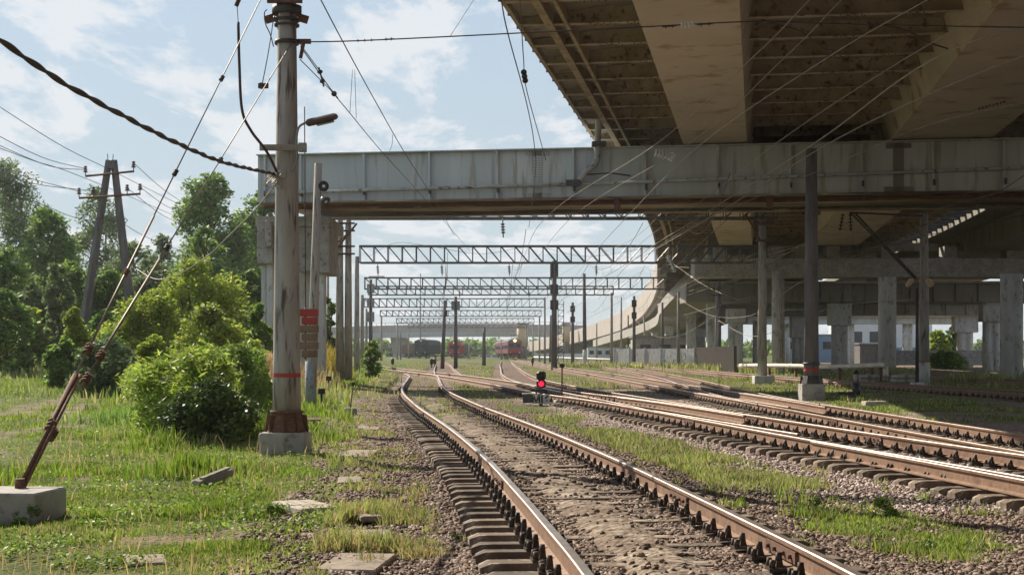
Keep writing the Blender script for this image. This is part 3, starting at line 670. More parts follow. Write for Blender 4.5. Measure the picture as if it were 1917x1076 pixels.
img_plant('sallow_shrub', 400, 500, 596, 70, 'blue green shrub behind the straw grass by the concrete pole', 'shrub', 15, nleaf=6000, ls=.15, lm='tree_g')
img_plant('sallow_shrub', 165, 245, 640, 55, 'low shrub at the foot of the guy wires', 'shrub', 16, nleaf=5000, ls=.11, lm='tree')
img_plant('willow_bush', 372, 520, 648, 36, 'low leafy bush touching the left side of the concrete pole', 'shrub', 17, nleaf=5500, ls=.13, lm='bush', aspect=.26)
img_plant('willow_bush', 256, 470, 660, 27.0, 'big bright feathery willow bush left of the concrete pole, nearest bush', 'shrub', 18, nleaf=13000, ls=.14, lm='willow', aspect=.2, low=.14, kind='round', nclump=42)
img_plant('rounded_bush', 318, 474, 716, 25.4, 'dark low rounded bush at the foot of the bright willow bush', 'shrub', 28, nleaf=6500, ls=.085, lm='bush_dark', aspect=.45, low=.05, kind='round', nclump=44)
img_plant('thuja_shrub', 598, 628, 568, 88, 'dark conical shrub seen between the bridge pier and the paired poles', 'shrub', 19, nleaf=4000, ls=.16, lm='tree', kind='column', low=.02)
img_plant('roadside_bush', 680, 712, 650, 80, 'small bright green bush right of the paired portal poles', 'shrub', 20, nleaf=3500, ls=.11, lm='bush', kind='column', low=.02)
img_plant('leafy_tree', 1738, 1775, 618, 230, 'sunlit green tree seen far away through the bridge columns', 'tree', 21, nleaf=5000, ls=.45, lm='tree_y')
img_plant('leafy_tree', 1765, 1800, 612, 240, 'darker tree right of the sunlit one behind the bridge columns', 'tree', 22, nleaf=4000, ls=.45, lm='tree')
img_plant('sallow_shrub', 1738, 1800, 655, 170, 'low green shrubs at the foot of the far trees under the bridge', 'shrub', 23, nleaf=4000, ls=.3, lm='bush')
for i, (a, b_, yt, Y, lb) in enumerate([(70,200,560,190,'leftmost of the trees closing the skyline behind the shrubs'), (230,340,520,185,'second tree closing the skyline, behind the sallow thicket'), (420,520,480,190,'dark tree closing the skyline left of the bridge pier')]):
    img_plant('leafy_tree', a, b_, yt, Y, lb, 'tree', 40+i, nleaf=7000, ls=.5, lm='tree', low=.02)
for i, (a, b_, yt, Y, lm_, lb) in enumerate([(225,335,500,108,'tree_g','grey green tree filling the gap right of the power pole'), (-40,60,560,80,'tree','dark green shrub at the left edge behind the straw grass'), (150,235,600,72,'tree','dark shrub between the young birch and the sallow thicket'),
   (430,505,520,90,'tree','dark green tree just left of the bridge pier columns'), (455,512,585,60,'bush','leafy shrub touching the bridge pier columns'), (340,430,440,118,'tree','mid green crown beneath the tallest tree'), (10,110,545,90,'tree_g','pale bushy tree left of the slim poplar'), (140,262,645,50,'tree_g','grey green shrub beneath the sallow thicket, right of the guy clamps'), (235,330,640,46,'tree_y','yellow green shrub between the thicket and the nearest bush'), (84,150,650,58,'tree','dark shrub at the foot of the young birch, left of the guy wires'), (430,512,645,40,'tree_y','yellow green shrub against the left side of the concrete pole'), (250,400,560,76,'tree','dark mass of foliage behind the yellow green sallows'), (0,90,590,86,'tree_y','yellow green crown low at the left edge above the straw'), (330,470,585,56,'tree_y','right hand yellow green sallow low in front of the tallest one')]):
    img_plant('leafy_tree' if yt < 640 else 'leafy_shrub', a, b_, yt, Y, lb, 'tree' if yt < 640 else 'shrub', 60+i, nleaf=6000, ls=.0030*Y, lm=lm_, low=.02)
# far wood on the horizon
cent = []; rad = []
for i in range(420):
    x = -330+700*i/420+random.uniform(-3,3); y = 560+random.uniform(-25,40)+.05*abs(x); hh_ = random.uniform(3.5, 7.5)*(1 if x < 60 else .9)
    for k in range(2): cent.append((x+random.uniform(-4,4), y, hh_*(.35+.4*k))); rad.append((random.uniform(3,5), hh_*.35))
V_, f = leaf_cloud(cent, rad, [60]*len(cent), 2.4, .7, 5); o = np_mesh('far_wood', V_, f, 'tree'); tag(o, kind='stuff')
cent = []; rad = []
for i in range(150):
    x = -150+118*i/150; y = 205+random.uniform(-10,25); hh_ = random.uniform(9, 14)
    for k in range(3): cent.append((x+random.uniform(-3,3), y, hh_*(.15+.33*k))); rad.append((random.uniform(2.4,3.8), hh_*.25))
V_, f = leaf_cloud(cent, rad, [90]*len(cent), .9, .6, 6); o = np_mesh('background_wood', V_, f, 'tree'); tag(o, kind='stuff')
# leafy weeds near the slab, the pole foot and the right patch
def herb(px, py, h, n_, label, lm='bush', ls=.05, wd=None):
    p = gd(px, py); return plant('weed_plant', p.x, p.y, h, wd or h*1.5, label, 'weed', int(px), lm=lm, nleaf=n_, ls=ls, aspect=.35, low=.05, kind='round', nclump=14, group='single leafy weeds')
herb(500, 968, .16, 900, 'broad leafy weed left of the pale concrete slab in the grass', ls=.05, wd=.36)
herb(55, 985, .26, 900, 'dark leafy weed against the front of the concrete anchor block', 'tree', ls=.05)
herb(722, 925, .10, 350, 'bright weed in the dirt right of the open drain hole', ls=.04)
herb(1520, 960, .20, 700, 'leafy weed at the left end of the right foreground weed patch', 'bush', .04)
herb(1655, 968, .24, 900, 'tallest leafy weed in the right foreground weed patch', 'bush', .04)
herb(1740, 1030, .14, 600, 'low weed at the near end of the right foreground weed patch', 'bush', .04)
herb(850, 1010, .10, 300, 'small grey green weed beside the sleeper ends', 'tree_g', .035)

# ------------------------------------------------------------------ main concrete pole with its fittings
pc = at(537, 661, 23.4); PX, PY = pc.x, pc.y
def zpx(py, Y): return EYE-(py-HY)*Y/F
Pm = thing('catenary_pole', (PX, PY, 0), 'big round concrete pole with red band on a rusty boot and concrete footing, nearest pole', 'pole', 'concrete line poles')
MB().tube([(PX,PY,.62),(PX,PY,1.5),(PX,PY,3.5),(PX,PY,11)], [.226,.214,.19,.10], 28).build('shaft', 'pole', Pm)
MB().tube([(PX,PY,zpx(706,PY)),(PX,PY,zpx(698,PY))], [.2195,.2190], 28, caps=False).build('red_band', 'red', Pm)
MB().box((PX-.02,PY+.0,.14), (.72,.8,.44), bev=.02).build('footing', 'conc', Pm)
mb = MB(); mb.tube([(PX,PY,.36),(PX,PY,.40),(PX,PY,.66)], [.31,.29,.235], 10, smooth=False)
mb.tube([(PX,PY,.655),(PX,PY,.70)], .265, 12)
for a in range(8):
    th = a*math.pi/4; d = Vector((math.cos(th), math.sin(th), 0)); mb.box(Vector((PX,PY,.5))+d*.28, (.12,.015,.26), th, taper=.6)
    mb.tube([Vector((PX,PY,.36))+d*.33, Vector((PX,PY,.46))+d*.33], .018, 6)
mb.build('steel_boot', 'rust', Pm)
for z_, r_, h_ in ((zpx(20,PY), .235, .13), (zpx(38,PY),.205,.04), (zpx(48,PY),.20,.03), (zpx(80,PY),.195,.06)):
    MB().tube([(PX,PY,z_-h_/2),(PX,PY,z_+h_/2)], r_, 16).build('clamp_collar', 'steel', Pm)
mb = MB()
for py, s_ in ((36,1),(36,-1)): mb.box((PX+s_*.26, PY-.02, zpx(py,PY)), (.16,.05,.12), 0, 0, s_*.3)
mb.box((PX+.27, PY, zpx(78,PY)), (.22,.06,.07)); mb.box((PX+.24, PY, zpx(95,PY)), (.05,.05,.25), 0, 0, .2)
mb.box((PX,PY-.22,zpx(5,PY)), (.55,.06,.12)); mb.box((PX,PY-.22,zpx(-8,PY)), (.5,.06,.05))
mb.build('wire_bracket', 'rust', Pm)
MB().box((PX-.04, PY-.22, zpx(280,PY)), (.70,.07,.09)).box((PX+.28,PY-.22,zpx(280,PY)), (.12,.1,.14)).build('cross_bar', 'wood', Pm)
mb = MB()
rr = random.Random(3)
for i in range(7):
    q = [at(500+rr.uniform(-6,34), 325+rr.uniform(-4,28), PY-.28) for _ in range(6)]; mb.tube(smooth(q, 5), .006, 4)
mb.build('tangled_wires', 'wire_l', Pm)
# wall lamp
Lm = thing('street_lamp', tuple(at(552, 300, PY-.2)), 'reddish cobra head lamp on a curved arm reaching right from the concrete pole', 'lamp')
MB().tube(smooth([at(545,322,PY-.24), at(556,300,PY-.24), at(555,262,PY-.24), at(559,240,PY-.24), at(568,232,PY-.24), at(580,228,PY-.24)], 6), .018, 8).build('lamp_arm', 'gsteel', Lm)
a = at(574,231,PY-.24); b_ = at(632,217,PY-.24); d = (b_-a).normalized(); ang = -math.asin(d.z)
MB().box((a+b_)/2, ((b_-a).length, .20, .085), 0, 0, ang, bev=.03).box(a.lerp(b_,.18), (.2,.13,.11), 0, 0, ang, bev=.03).build('lamp_head', 'lampm', Lm)
MB().box((a+b_)/2+Vector((.05,0,-.05)), (.28,.15,.03), 0, 0, ang, bev=.008).build('lamp_glass', 'glass', Lm)

# guy wires and anchor block
Ab = thing('anchor_block', (-4.83, 14.02, 0), 'pale concrete anchor block at the bottom left corner', 'concrete block')
MB().box((-4.83,14.02,.08), (.96,.74,.46), -.10, bev=.015).build('block', 'conc', Ab)
anc = gd(37, 913, .31); mb = MB()
G1 = at(537,-100,PY); G2 = at(549,76,PY)
Gy = thing('guy_wire', tuple(anc), 'rusty forked guy rods with clamps running from anchor block up to the concrete pole', 'guy wire')
p1 = anc.lerp(G1, .138)
mb = MB(); mb.tube([anc, p1], [.022,.03], 8); mb.tube([anc-Vector((0,0,.05)), anc+Vector((0,0,.09))], .05, 8); mb.tube([anc+Vector((.04,0,.0)), p1+Vector((.05,0,0))], .018, 6)
mb.build('anchor_rod', 'rust', Gy)
for tgt, lo_ in ((G1, .138), (G2, .150)):
    s0 = anc.lerp(tgt, lo_); dd = (tgt-s0).normalized(); mid_ = s0.lerp(tgt, .28)
    MB().tube([s0, mid_], .016, 6).tube([mid_, tgt], .009, 5).build('rod', 'guyrod', Gy)
def clampblk(p, d, s=1.0):
    d = d.normalized(); mb = MB(); mb.tube([p-d*.09*s, p+d*.09*s], .03*s, 7)
    for k in (-.06,.0,.06): mb.disc(p+d*k*s, d, .05*s, .025*s, 8)
    mb.box(p+Vector((.03*s,0,.01)), (.06*s,.04*s,.09*s), .3, .2, .5); return mb
for tgt, px in ((G1,95),(G1,165),(G1,236),(G1,328),(G1,415),(G2,98),(G2,162),(G2,188),(G2,312),(G2,412)):
    f_ = (px-37)/((537 if tgt is G1 else 549)-37)
    # perspective: solve parameter so the clamp lands at that place along the rod
    lo_, hi_ = 0.0, 1.0
    for _ in range(30):
        md = (lo_+hi_)/2; q = anc.lerp(tgt, md); u = CX+q.x*F/q.y
        if u < px: lo_ = md
        else: hi_ = md
    clampblk(anc.lerp(tgt, md), tgt-anc, .62 if px > 200 else .9).build('clamp', 'rust' if px < 250 else 'steel', Gy)
# second upper stay with pulley
def wire(name, label, pts, r, m='wire_d', group=None, cat='wire', sm=True, n=5):
    pts = [Vector(p) for p in pts]; pp = smooth(pts, 8) if sm and len(pts) > 2 else pts
    if len(pp) == 2: pp = [pp[0].lerp(pp[1], i/6) for i in range(7)]
    o = MB().tube(pp, r, n).build(name, m, None, tuple(pts[0])); return tag(o, label, cat, group)
Y0 = PY
o = wire('stay_wire', 'thin stay wire dropping from the pole top to the square pulley plate left of it', [at(513,30,Y0-.1), at(503,95,Y0-.2), at(491,158,Y0-.2)], .008)
mb = MB(); p = at(493,161,Y0-.2); mb.box(p, (.16,.03,.08)); mb.disc(p+Vector((-.03,0,0)), (0,1,0), .05, .05, 10); o = mb.build('pulley_plate', 'steel', None, tuple(p)); tag(o, 'small square pulley plate where stay wires meet left of the concrete pole', 'pulley')
wire('jumper_wire', 'short curled jumper wire left of the pole top', [at(500,18,Y0-.25), at(495,25,Y0-.25), at(497,45,Y0-.25), at(506,65,Y0-.25), at(512,88,Y0-.25)], .009)
# thick twisted cable
def helix(pts, rad, pitch, ph):
    out = []; s = 0
    for i, p in enumerate(pts):
        d = (pts[min(i+1, len(pts)-1)]-pts[max(i-1, 0)]).normalized(); s += (p-pts[i-1]).length if i else 0
        a = d.cross(Vector((0,0,1))).normalized(); b_ = a.cross(d); th = s/pitch*2*math.pi+ph; out.append(p+(a*math.cos(th)+b_*math.sin(th))*rad)
    return out
cb = smooth([at(-120,10,11.5), at(0,76,12.4), at(110,150,13.6), at(220,211,15), at(330,267,17), at(420,304,19.5), at(515,326,Y0-.25)], 40)
Tc = thing('twisted_cable', tuple(at(515,326,Y0-.25)), 'thick dark twisted cable sagging from upper left corner to the concrete pole', 'cable')
for ph in (0, 2.6): MB().tube(helix(cb, .0135, .95, ph), .0165, 6).build('strand', 'cable', Tc)
wire('black_hose_cable', 'thick black cable hanging down left of the pole top and curving into it', [at(446,42,Y0-.5), at(448,120,Y0-.5), at(453,205,Y0-.5), at(470,245,Y0-.5), at(498,282,Y0-.4), at(519,323,Y0-.26)], .022, 'cable', cat='cable', n=8)
wire('thin_lead', 'thin lead above the hanging black cable', [at(443,0,Y0-.5), at(446,42,Y0-.5)], .006)
mb = MB(); a = at(452,-12,Y0-.5); b_ = at(442,12,Y0-.5); mb.tube([a,b_], .035, 8); o = mb.build('insulator', 'insul', None, tuple(b_)); tag(o, 'dark red insulator at the top edge above the hanging black cable', 'insulator')
wire('sagging_cable', 'pale cable sagging through the trees from the pole down to the left', [at(520,340,Y0-.25), at(478,392,25), at(430,440,28), at(385,482,32), at(330,515,38), at(290,522,43), at(255,503,50)], .012, 'wire_l', cat='cable')

# line hardware right of the pole
def insulator(pa, pb, n_=4, r=.05, m='insul', label=None, cat='insulator'):
    pa, pb = Vector(pa), Vector(pb); d = (pb-pa).normalized(); mb = MB(); mb.tube([pa, pb], r*.3, 6)
    for k in range(n_): mb.tube([pa.lerp(pb, (k+.5)/n_)-d*r*.25, pa.lerp(pb, (k+.5)/n_)+d*r*.25], [r, r*.6], 10)
    o = mb.build('insulator', m, None, tuple(pa)); return tag(o, label, cat)
wire('span_wire', 'nearly level span wire from the concrete pole to the right across the overpass', [at(572,79,Y0), at(665,77,Y0), at(860,68,Y0), at(960,63,Y0), at(1130,55,Y0), at(1280,47,Y0), at(1420,41,Y0), at(1600,46,Y0), at(1917,52,Y0), at(2300,58,Y0)], .011)
insulator(at(664,77,Y0), at(702,75,Y0), 3, .028, 'steel', 'small clamp string on the span wire right of the concrete pole', 'clamp')
insulator(at(718,74,Y0), at(738,73,Y0), 2, .03, 'steel', 'second clamp on the span wire further right of the pole', 'clamp')
insulator(at(1274,48,Y0), at(1300,46,Y0), 4, .055, 'white', 'white ribbed insulator on the span wire under the overpass')
insulator(at(1240,51,Y0), at(1266,49,Y0), 2, .035, 'steel', 'dark clamp left of the white ribbed insulator', 'clamp')
insulator(at(1305,47,Y0), at(1335,45,Y0), 2, .035, 'steel', 'dark clamp right of the white ribbed insulator', 'clamp')
def far_pt(px, py, Y): return at(px, py, Y)
wire('catenary_wire', 'wire running from the pole bracket past the dark pulley to the far portals', [at(563,88,Y0), at(625,175,28), at(655,212,32), at(720,290,42), at(800,378,58), at(880,470,103)], .010)
wire('catenary_wire', 'upper of the two close wires reaching the dark turnbuckle beside the pole', [at(560,80,Y0), at(600,135,25.5)], .008)
wire('catenary_wire', 'lower of the two close wires leaving the pole under the dark turnbuckle', [at(562,112,Y0), at(600,150,25.4), at(628,178,28)], .008)
insulator(at(597,127,25.4), at(606,162,25.8), 2, .05, 'steel', 'dark turnbuckle block hanging in the wires right of the concrete pole', 'turnbuckle')
insulator(at(619,168,27.5), at(632,184,28.3), 1, .055, 'blk', 'small black insulator below the turnbuckle right of the pole')
wire('catenary_wire', 'wire crossing the sky from top edge down to the bridge girder left of centre', [atE(585,-30,5.3), atE(640,75,5.3), atE(700,185,5.3), atE(760,290,5.3), atE(820,385,5.3), atE(850,440,5.3)], .010)
for a in ((598,0,735,250),): pass
wire('dropper_wire', 'left of the short droppers between the two crossing wires', [at(660,130,33), at(655,212,33)], .006)
wire('dropper_wire', 'right of the short droppers between the two crossing wires', [at(664,130,33), at(667,222,33)], .006)
wire('dropper_wire', 'bent dropper hanging from the wire above the girder', [at(735,252,38), at(734,270,38), at(729,284,38)], .006)
wire('catenary_wire', 'thin wire leaning across the sky at the top between pole and overpass', [at(890,-5,30), at(843,68,30)], .006)
wire('catenary_wire', 'left of the steep pair of wires beside the overpass edge', [atE(935,-20,5.4), atE(950,60,5.4), atE(985,190,5.4), atE(1000,270,5.4), atE(1002,330,5.4), atE(990,425,5.4)], .011)
wire('catenary_wire', 'right of the steep pair of wires beside the overpass edge', [atE(972,-20,5.4), atE(980,110,5.4), atE(985,165,5.4), atE(1008,250,5.4), atE(1022,300,5.4)], .010)
insulator(atE(980,132,5.4), atE(984,155,5.4), 3, .06, 'blk', 'black insulator on the steep wires in the sky beside the overpass')
EP = [
 ('first wire from the left rising under the overpass to the upper right', [(1521,-5,5.0),(1408,109,5.0),(1224,273,5.0),(1037,394,5.0),(985,470,5.0),(962,560,4.9)]),
 ('second wire from the left rising under the overpass to the upper right', [(1580,-5,5.4),(1466,111,5.4),(1287,271,5.4),(1076,402,5.4),(1000,490,5.3)]),
 ('third wire rising to the upper right, starting above the central mast', [(1745,-5,5.0),(1548,109,5.0),(1314,269,5.0),(1189,390,5.0),(1090,500,5.0),(1040,570,4.9)]),
 ('fourth wire rising to the upper right across the box girder end', [(1950,-40,5.4),(1630,150,5.4),(1447,273,5.4),(1326,367,5.4),(1200,455,5.4),(1110,540,5.3)]),
 ('thick pale wire rising from the deck curve to the top right', [(2000,30,5.2),(1745,112,5.2),(1521,271,5.2),(1310,406,5.2),(1180,492,5.2),(1120,560,5.0)]),
 ('pale wire just right of the thick one', [(2050,60,5.7),(1800,150,5.7),(1544,273,5.7),(1353,393,5.7),(1205,480,5.7)]),
 ('flat rising wire crossing the right mast below its top', [(1980,180,5.6),(1745,232,5.6),(1560,308,5.6),(1380,385,5.6),(1300,420,5.6),(1218,470,5.6)]),
 ('pale wire passing low behind the right mast', [(1990,330,5.0),(1720,400,5.0),(1500,465,5.0),(1330,520,5.0),(1240,560,4.9)]),
]
for i, (lb, pts) in enumerate(EP):
    wire('overhead_wire', lb, [atE(*p) for p in pts], .016 if 'thick' in lb else .0085, 'wire_l' if i >= 2 else 'guyrod')
for i, (lb, pts, Y1, Y2) in enumerate([
  ('messenger wire sagging under the deck towards the far right mast', [(1290,545),(1380,520),(1480,470),(1560,430),(1725,350)], 130, 66),
  ('lower messenger wire sagging under the deck to the far right mast', [(1280,590),(1390,560),(1500,530),(1620,470),(1728,440)], 130, 66),
  ('slack pale cable looping between the masts under the deck', [(1345,600),(1400,628),(1460,618),(1560,575),(1720,560)], 120, 68),
  ('long slack cable from the twin pole to the mast with the footing', [(1270,560),(1330,590),(1400,592),(1450,560),(1510,520)], 120, 48),
  ('wire fan strand reaching the deck curve insulator', [(1262,495),(1330,540),(1430,575),(1520,580)], 110, 80),
  ('second wire fan strand under the deck curve', [(1262,500),(1350,500),(1430,470),(1600,440),(1728,380)], 110, 70),
  ('third wire fan strand under the deck curve', [(1240,560),(1300,525),(1430,480),(1520,455)], 130, 60),
  ('thin wire from the twin pole rising right to the mast', [(1345,545),(1430,515),(1520,480),(1728,390)], 130, 70),
  ('slack wire drooping right of the twin pole', [(1350,560),(1390,600),(1430,600),(1480,575)], 130, 90),
  ('low slack loop left of the twin pole', [(1190,600),(1230,630),(1280,625),(1340,590)], 150, 130),
  ('faint wire between distant portals near the deck curve', [(1040,520),(1110,480),(1180,450),(1240,400)], 120, 75),
  ('faint wire crossing between central mast and deck curve', [(1040,600),(1100,560),(1180,520),(1245,480)], 150, 100),
  ('wire from far left portal end towards the central mast', [(690,480),(740,455),(800,460),(900,475),(1000,462),(1100,480),(1225,462)], 103, 103)]):
    n_ = len(pts); wire('slack_wire', lb, [at(px, py, Y1+(Y2-Y1)*k/(n_-1)) for k, (px, py) in enumerate(pts)], .012 if i != 2 else .017, 'wire_l' if i < 12 else 'wire_d')
insulator(at(1250,478,100), at(1264,510,100), 5, .22, 'glass_i', 'cluster of pale glass insulators hanging at the deck curve')
insulator(at(1226,285,44), at(1250,292,44), 4, .14, 'glass_i', 'pale pulley and insulators in front of the girder right of the drain pipe')
insulator(at(1252,300,44), at(1262,286,44), 3, .10, 'white', 'small white insulator beside the pale pulley in front of the girder')
for px in (1578, 1592): insulator(at(px,400,64), at(px+(-6 if px<1585 else 1),432,64), 5, .10, 'blk', 'dark insulator string %s of the pair under the deck beside the banded pole' % ('on the left' if px < 1585 else 'on the right'))
insulator(at(1830,205,33), at(1884,190,33), 8, .045, 'rust', 'long rusty insulator string under the deck at the right edge')
mb = MB(); mb.tube(smooth([at(1425,38,Y0+8), at(1500,60,Y0+9), at(1540,90,Y0+10), at(1560,96,Y0+10)],5), .02, 5)
tag(mb.build('loose_cable', 'cable', None, tuple(at(1425,38,Y0+8))), 'loose dark cable hanging below the deck ribs above the box girder', 'cable')
mb = MB(); mb.tube(smooth([at(1625,45,Y0+8), at(1690,55,Y0+9), at(1740,80,Y0+10), at(1775,92,Y0+10)],5), .02, 5)
tag(mb.build('loose_cable', 'cable', None, tuple(at(1625,45,Y0+8))), 'loose dark cable hanging below the deck near the right box girder', 'cable')

def contact(key, y0, y1, zc_, label, spans):
    ys, xs = TX[key]; mb = MB(); X = lambda y: float(np.interp(y, ys, xs))
    for a, b_ in zip(spans[:-1], spans[1:]):
        A0 = Vector((X(a), a, zc_+1.5)); B0 = Vector((X(b_), b_, zc_+1.5)); mb.tube(sagline(A0, B0, 1.1, 10), .014, 4)
        mb.tube([Vector((X(a+(b_-a)*i/6), a+(b_-a)*i/6, zc_)) for i in range(7)], .013, 4)
        for i in range(1, 6):
            f_ = i/6; p_ = A0.lerp(B0, f_)-Vector((0,0,4.4*f_*(1-f_))); q_ = Vector((X(a+(b_-a)*f_), a+(b_-a)*f_, zc_)); mb.tube([p_, q_], .008, 3)
    tag(mb.build('contact_wire', 'wire_d', None, (X(y0), y0, 0)), label, 'overhead line', 'contact lines over the tracks')
SP = [70.5, 103, 151, 203, 253, 312, 339]
contact('C', 70.5, 339, 6.3, 'contact and messenger wires above the straight track of the plum train', SP)
contact('F', 70.5, 240, 6.3, 'contact and messenger wires above the track branching behind the dwarf signal', [74, 103, 151, 203, 239])
contact('H', 103, 339, 6.3, 'contact and messenger wires above the far left track of the green locomotive', [91, 103, 151, 203, 253, 312, 339])
contact('E', 70.5, 203, 6.2, 'contact and messenger wires above the track branching right under the overpass', [50, 70.5, 103, 151, 203])
contact('D', 70, 179, 6.2, 'contact and messenger wires above the right hand track by the white pipe', [48, 70.5, 112, 150, 179])

# ------------------------------------------------------------------ power pole on the left
A_ = at(212,661,73).x; Yp = 73.0
Pp = thing('power_pole', (A_, Yp, 0), 'dark A frame power pole with two crossarms standing in the trees at left', 'power pole')
for a, b_ in (((204,300),(143,700)), ((213,300),(258,700))):
    mb = MB(); p, q = at(a[0],a[1],Yp), at(b_[0],b_[1],Yp+ (0)); d = (q-p).normalized()
    mb.tube([p, q], [.17,.27], 4, smooth=False); mb.build('leg', 'pole_dark', Pp)
mb = MB(); mb.box(at(208,309,Yp), (.42,.3,.35)); mb.tube([at(202,300,Yp),at(201,288,Yp)], .02, 5); mb.tube([at(211,300,Yp),at(212,289,Yp)], .02, 5); mb.build('pole_cap', 'pole_dark', Pp)
for (x0, y0), (x1, y1), ins in (((160,330),(251,321),(160,250)), ((148,371),(263,363),(148,175,238,262))):
    mb = MB().tube([at(x0,y0,Yp-.2), at(x1,y1,Yp-.2)], .055, 5); arm = mb.build('crossarm', 'rust', Pp)
    for ix in ins:
        yy = y0+(y1-y0)*(ix-x0)/(x1-x0); a = at(ix,yy,Yp-.2); mb = MB(); mb.tube([a, a+Vector((0,0,.5))], .025, 5)
        for k in range(3): mb.tube([a+Vector((0,0,.2+.11*k)), a+Vector((0,0,.28+.11*k))], [.13-.02*k,.07], 8)
        mb.build('insulator', 'insul', arm)
for i, (lb, pts) in enumerate([
 ('topmost line of the left power pole', [(-40,175,60),(110,270,66),(206,318,73),(330,380,95)]),
 ('line to the left pin of the upper crossarm', [(-40,235,55),(80,295,64),(160,316,73)]),
 ('second line from above at the left edge', [(-40,255,55),(90,310,64),(160,318,73)]),
 ('third line from above at the left edge', [(-40,262,55),(60,300,62),(150,330,73),(330,405,110)]),
 ('line to the left pin of the lower crossarm', [(-40,302,55),(60,335,64),(148,358,73)]),
 ('second line reaching the lower crossarm', [(-40,315,55),(70,345,64),(176,358,73)]),
 ('line right of the pole from the upper crossarm pin', [(251,306,73),(300,350,85),(340,378,100)]),
 ('line right of the pole from the lower crossarm outer pin', [(262,350,73),(310,385,85),(350,400,100)]),
 ('line right of the pole from the lower crossarm inner pin', [(238,352,73),(300,400,85),(340,420,100)]),
 ('lowest line running right from the power pole', [(60,375,60),(150,410,70),(215,412,73),(300,455,90),(480,520,120)])]):
    wire('power_line', lb, [at(*p) for p in pts], .016, 'wire_d')

# ------------------------------------------------------------------ posts with simple fittings
def post(name, px, ytop, Y, dia, label, cat='pole', m='pole', pxtop=None, band=False, foot=None, group='line poles of the yard', parent=None, n=12, taper=.72, foot_m='conc', base_m=None):
    x = (px-CX)*Y/F; z0 = float(gz(x, Y))-.05; zt = zpx(ytop, Y); xt = ((pxtop or px)-CX)*Y/F
    root = parent if parent is not None else thing(name, (x, Y, z0), label, cat, group)
    mb = MB(); mb.tube([(x,Y,z0), ((x+xt)/2,Y,(z0+zt)/2), (xt,Y,zt)], [dia/2, dia/2*(1+taper)/2, dia/2*taper], n)
    mb.build('shaft' if parent is None else 'post', m, root)
    if band:
        zb = zpx(band, Y); MB().tube([(x,Y,zb-.05),(x,Y,zb+.05)], dia/2*.99+.004, n, caps=False).build('red_band', 'red', root)
    if foot:
        MB().box((x,Y,z0+foot[1]/2), (foot[0],foot[0],foot[1]), bev=.02).build('footing', foot_m, root)
    if base_m: MB().tube([(x,Y,z0),(x,Y,z0+base_m[1])], dia/2+.012, n).build('painted_base', base_m[0], root)
    return root, x, z0, zt
# short leaning pole with speakers and the counterweight stack
S, sx, sz, st_ = post('speaker_pole', 582, 306, 42, .30, 'slim grey pole beside the big pole, blue grey foot, speakers near its top', m='pole', pxtop=596, group=None, base_m=('bluec', 1.35))
for i, py in enumerate((350, 369)):
    c = at(603, py, 41.7); sp = thing('loudspeaker', tuple(c), ('upper round black horn loudspeaker on the slim grey pole', 'lower grey horn loudspeaker on the slim grey pole, turned down')[i], 'loudspeaker')
    d = Vector((.35,-1,0)) if i == 0 else Vector((.6,-.5,-.7)); d.normalize()
    MB().tube([c+d*.0, c+d*.06, c+d*.20], [.05,.09,.155], 14).build('horn', 'steel' if i == 0 else 'gsteel', sp)
    MB().tube([c+d*.15, c+d*.205], [.10,.142], 14).build('mouth', 'blk', sp); MB().disc(c+d*.21, d, .045, .02, 10).build('driver_cap', 'white', sp)
Cw = thing('counterweight_stack', tuple(at(578, 672, 30)), 'stack of brown concrete counterweights with red painted top between the two poles', 'counterweight')
Yc = 30.0; yy = 670
for i in range(6):
    a = at(578, 578+i*15.6, Yc); x_off = (0, .06, 0, -.05, .02, .04)[i]
    MB().box((a.x+(.0 if i%2 == 0 else .02), Yc, zpx(585+i*15.4, Yc)), (.37,.32,.145) if i%2 == 0 else (.29,.32,.145), .1*x_off, bev=.012).build('weight_block', 'red' if i < 2 else 'cw', Cw)
MB().tube([at(572,575,Yc), at(570,200,Yc)], .012, 5).tube([at(572,575,Yc), at(572,672,Yc)], .02, 5).build('hanger_rod', 'steel', Cw)
# low box behind the big pole
# stakes
def stake(px, ytop, ybot, Y, r, head, label, slabd=None, lean=0, m='rust'):
    a = at(px, ybot, Y); a.z = float(gz(a.x, Y)); b_ = at(px+lean, ytop, Y); t_ = thing('marker_stake', tuple(a), label, 'marker stake')
    MB().tube([a, b_], r, 7).build('rod', m, t_)
    MB().box(b_, (head, head*.8, head*.8), .2).build('head', 'blk', t_)
    if slabd: MB().box(a+Vector((.02,0,.06)), slabd, .1, bev=.02).build('base_block', 'conc', t_)
stake(655, 718, 775, 38, .016, .09, 'thin rusty stake in a small concrete block left of the curved track', (.32,.3,.22), 6)
stake(602, 732, 765, 43, .035, .20, 'squat black T shaped post in grass behind the big pole', None, 0, 'blk')
stake(1052, 684, 752, 45, .025, .14, 'brown rod with square black head right of the red dwarf signal', (.5,.6,.12), 0)
stake(615, 708, 730, 55, .03, .2, 'small dark post far left in the grass before the paired poles', None, 0, 'blk')
a = gd(598, 800); o = MB().box((a.x, 31, .22), (.28,.2,.03), .2, .2).tube([(a.x,31,0),(a.x,31,.22)], .02, 5).build('small_plate', 'rust', None, (a.x, 31, 0)); tag(o, 'small rusty plate on a stub beside the big pole footing', 'plate')

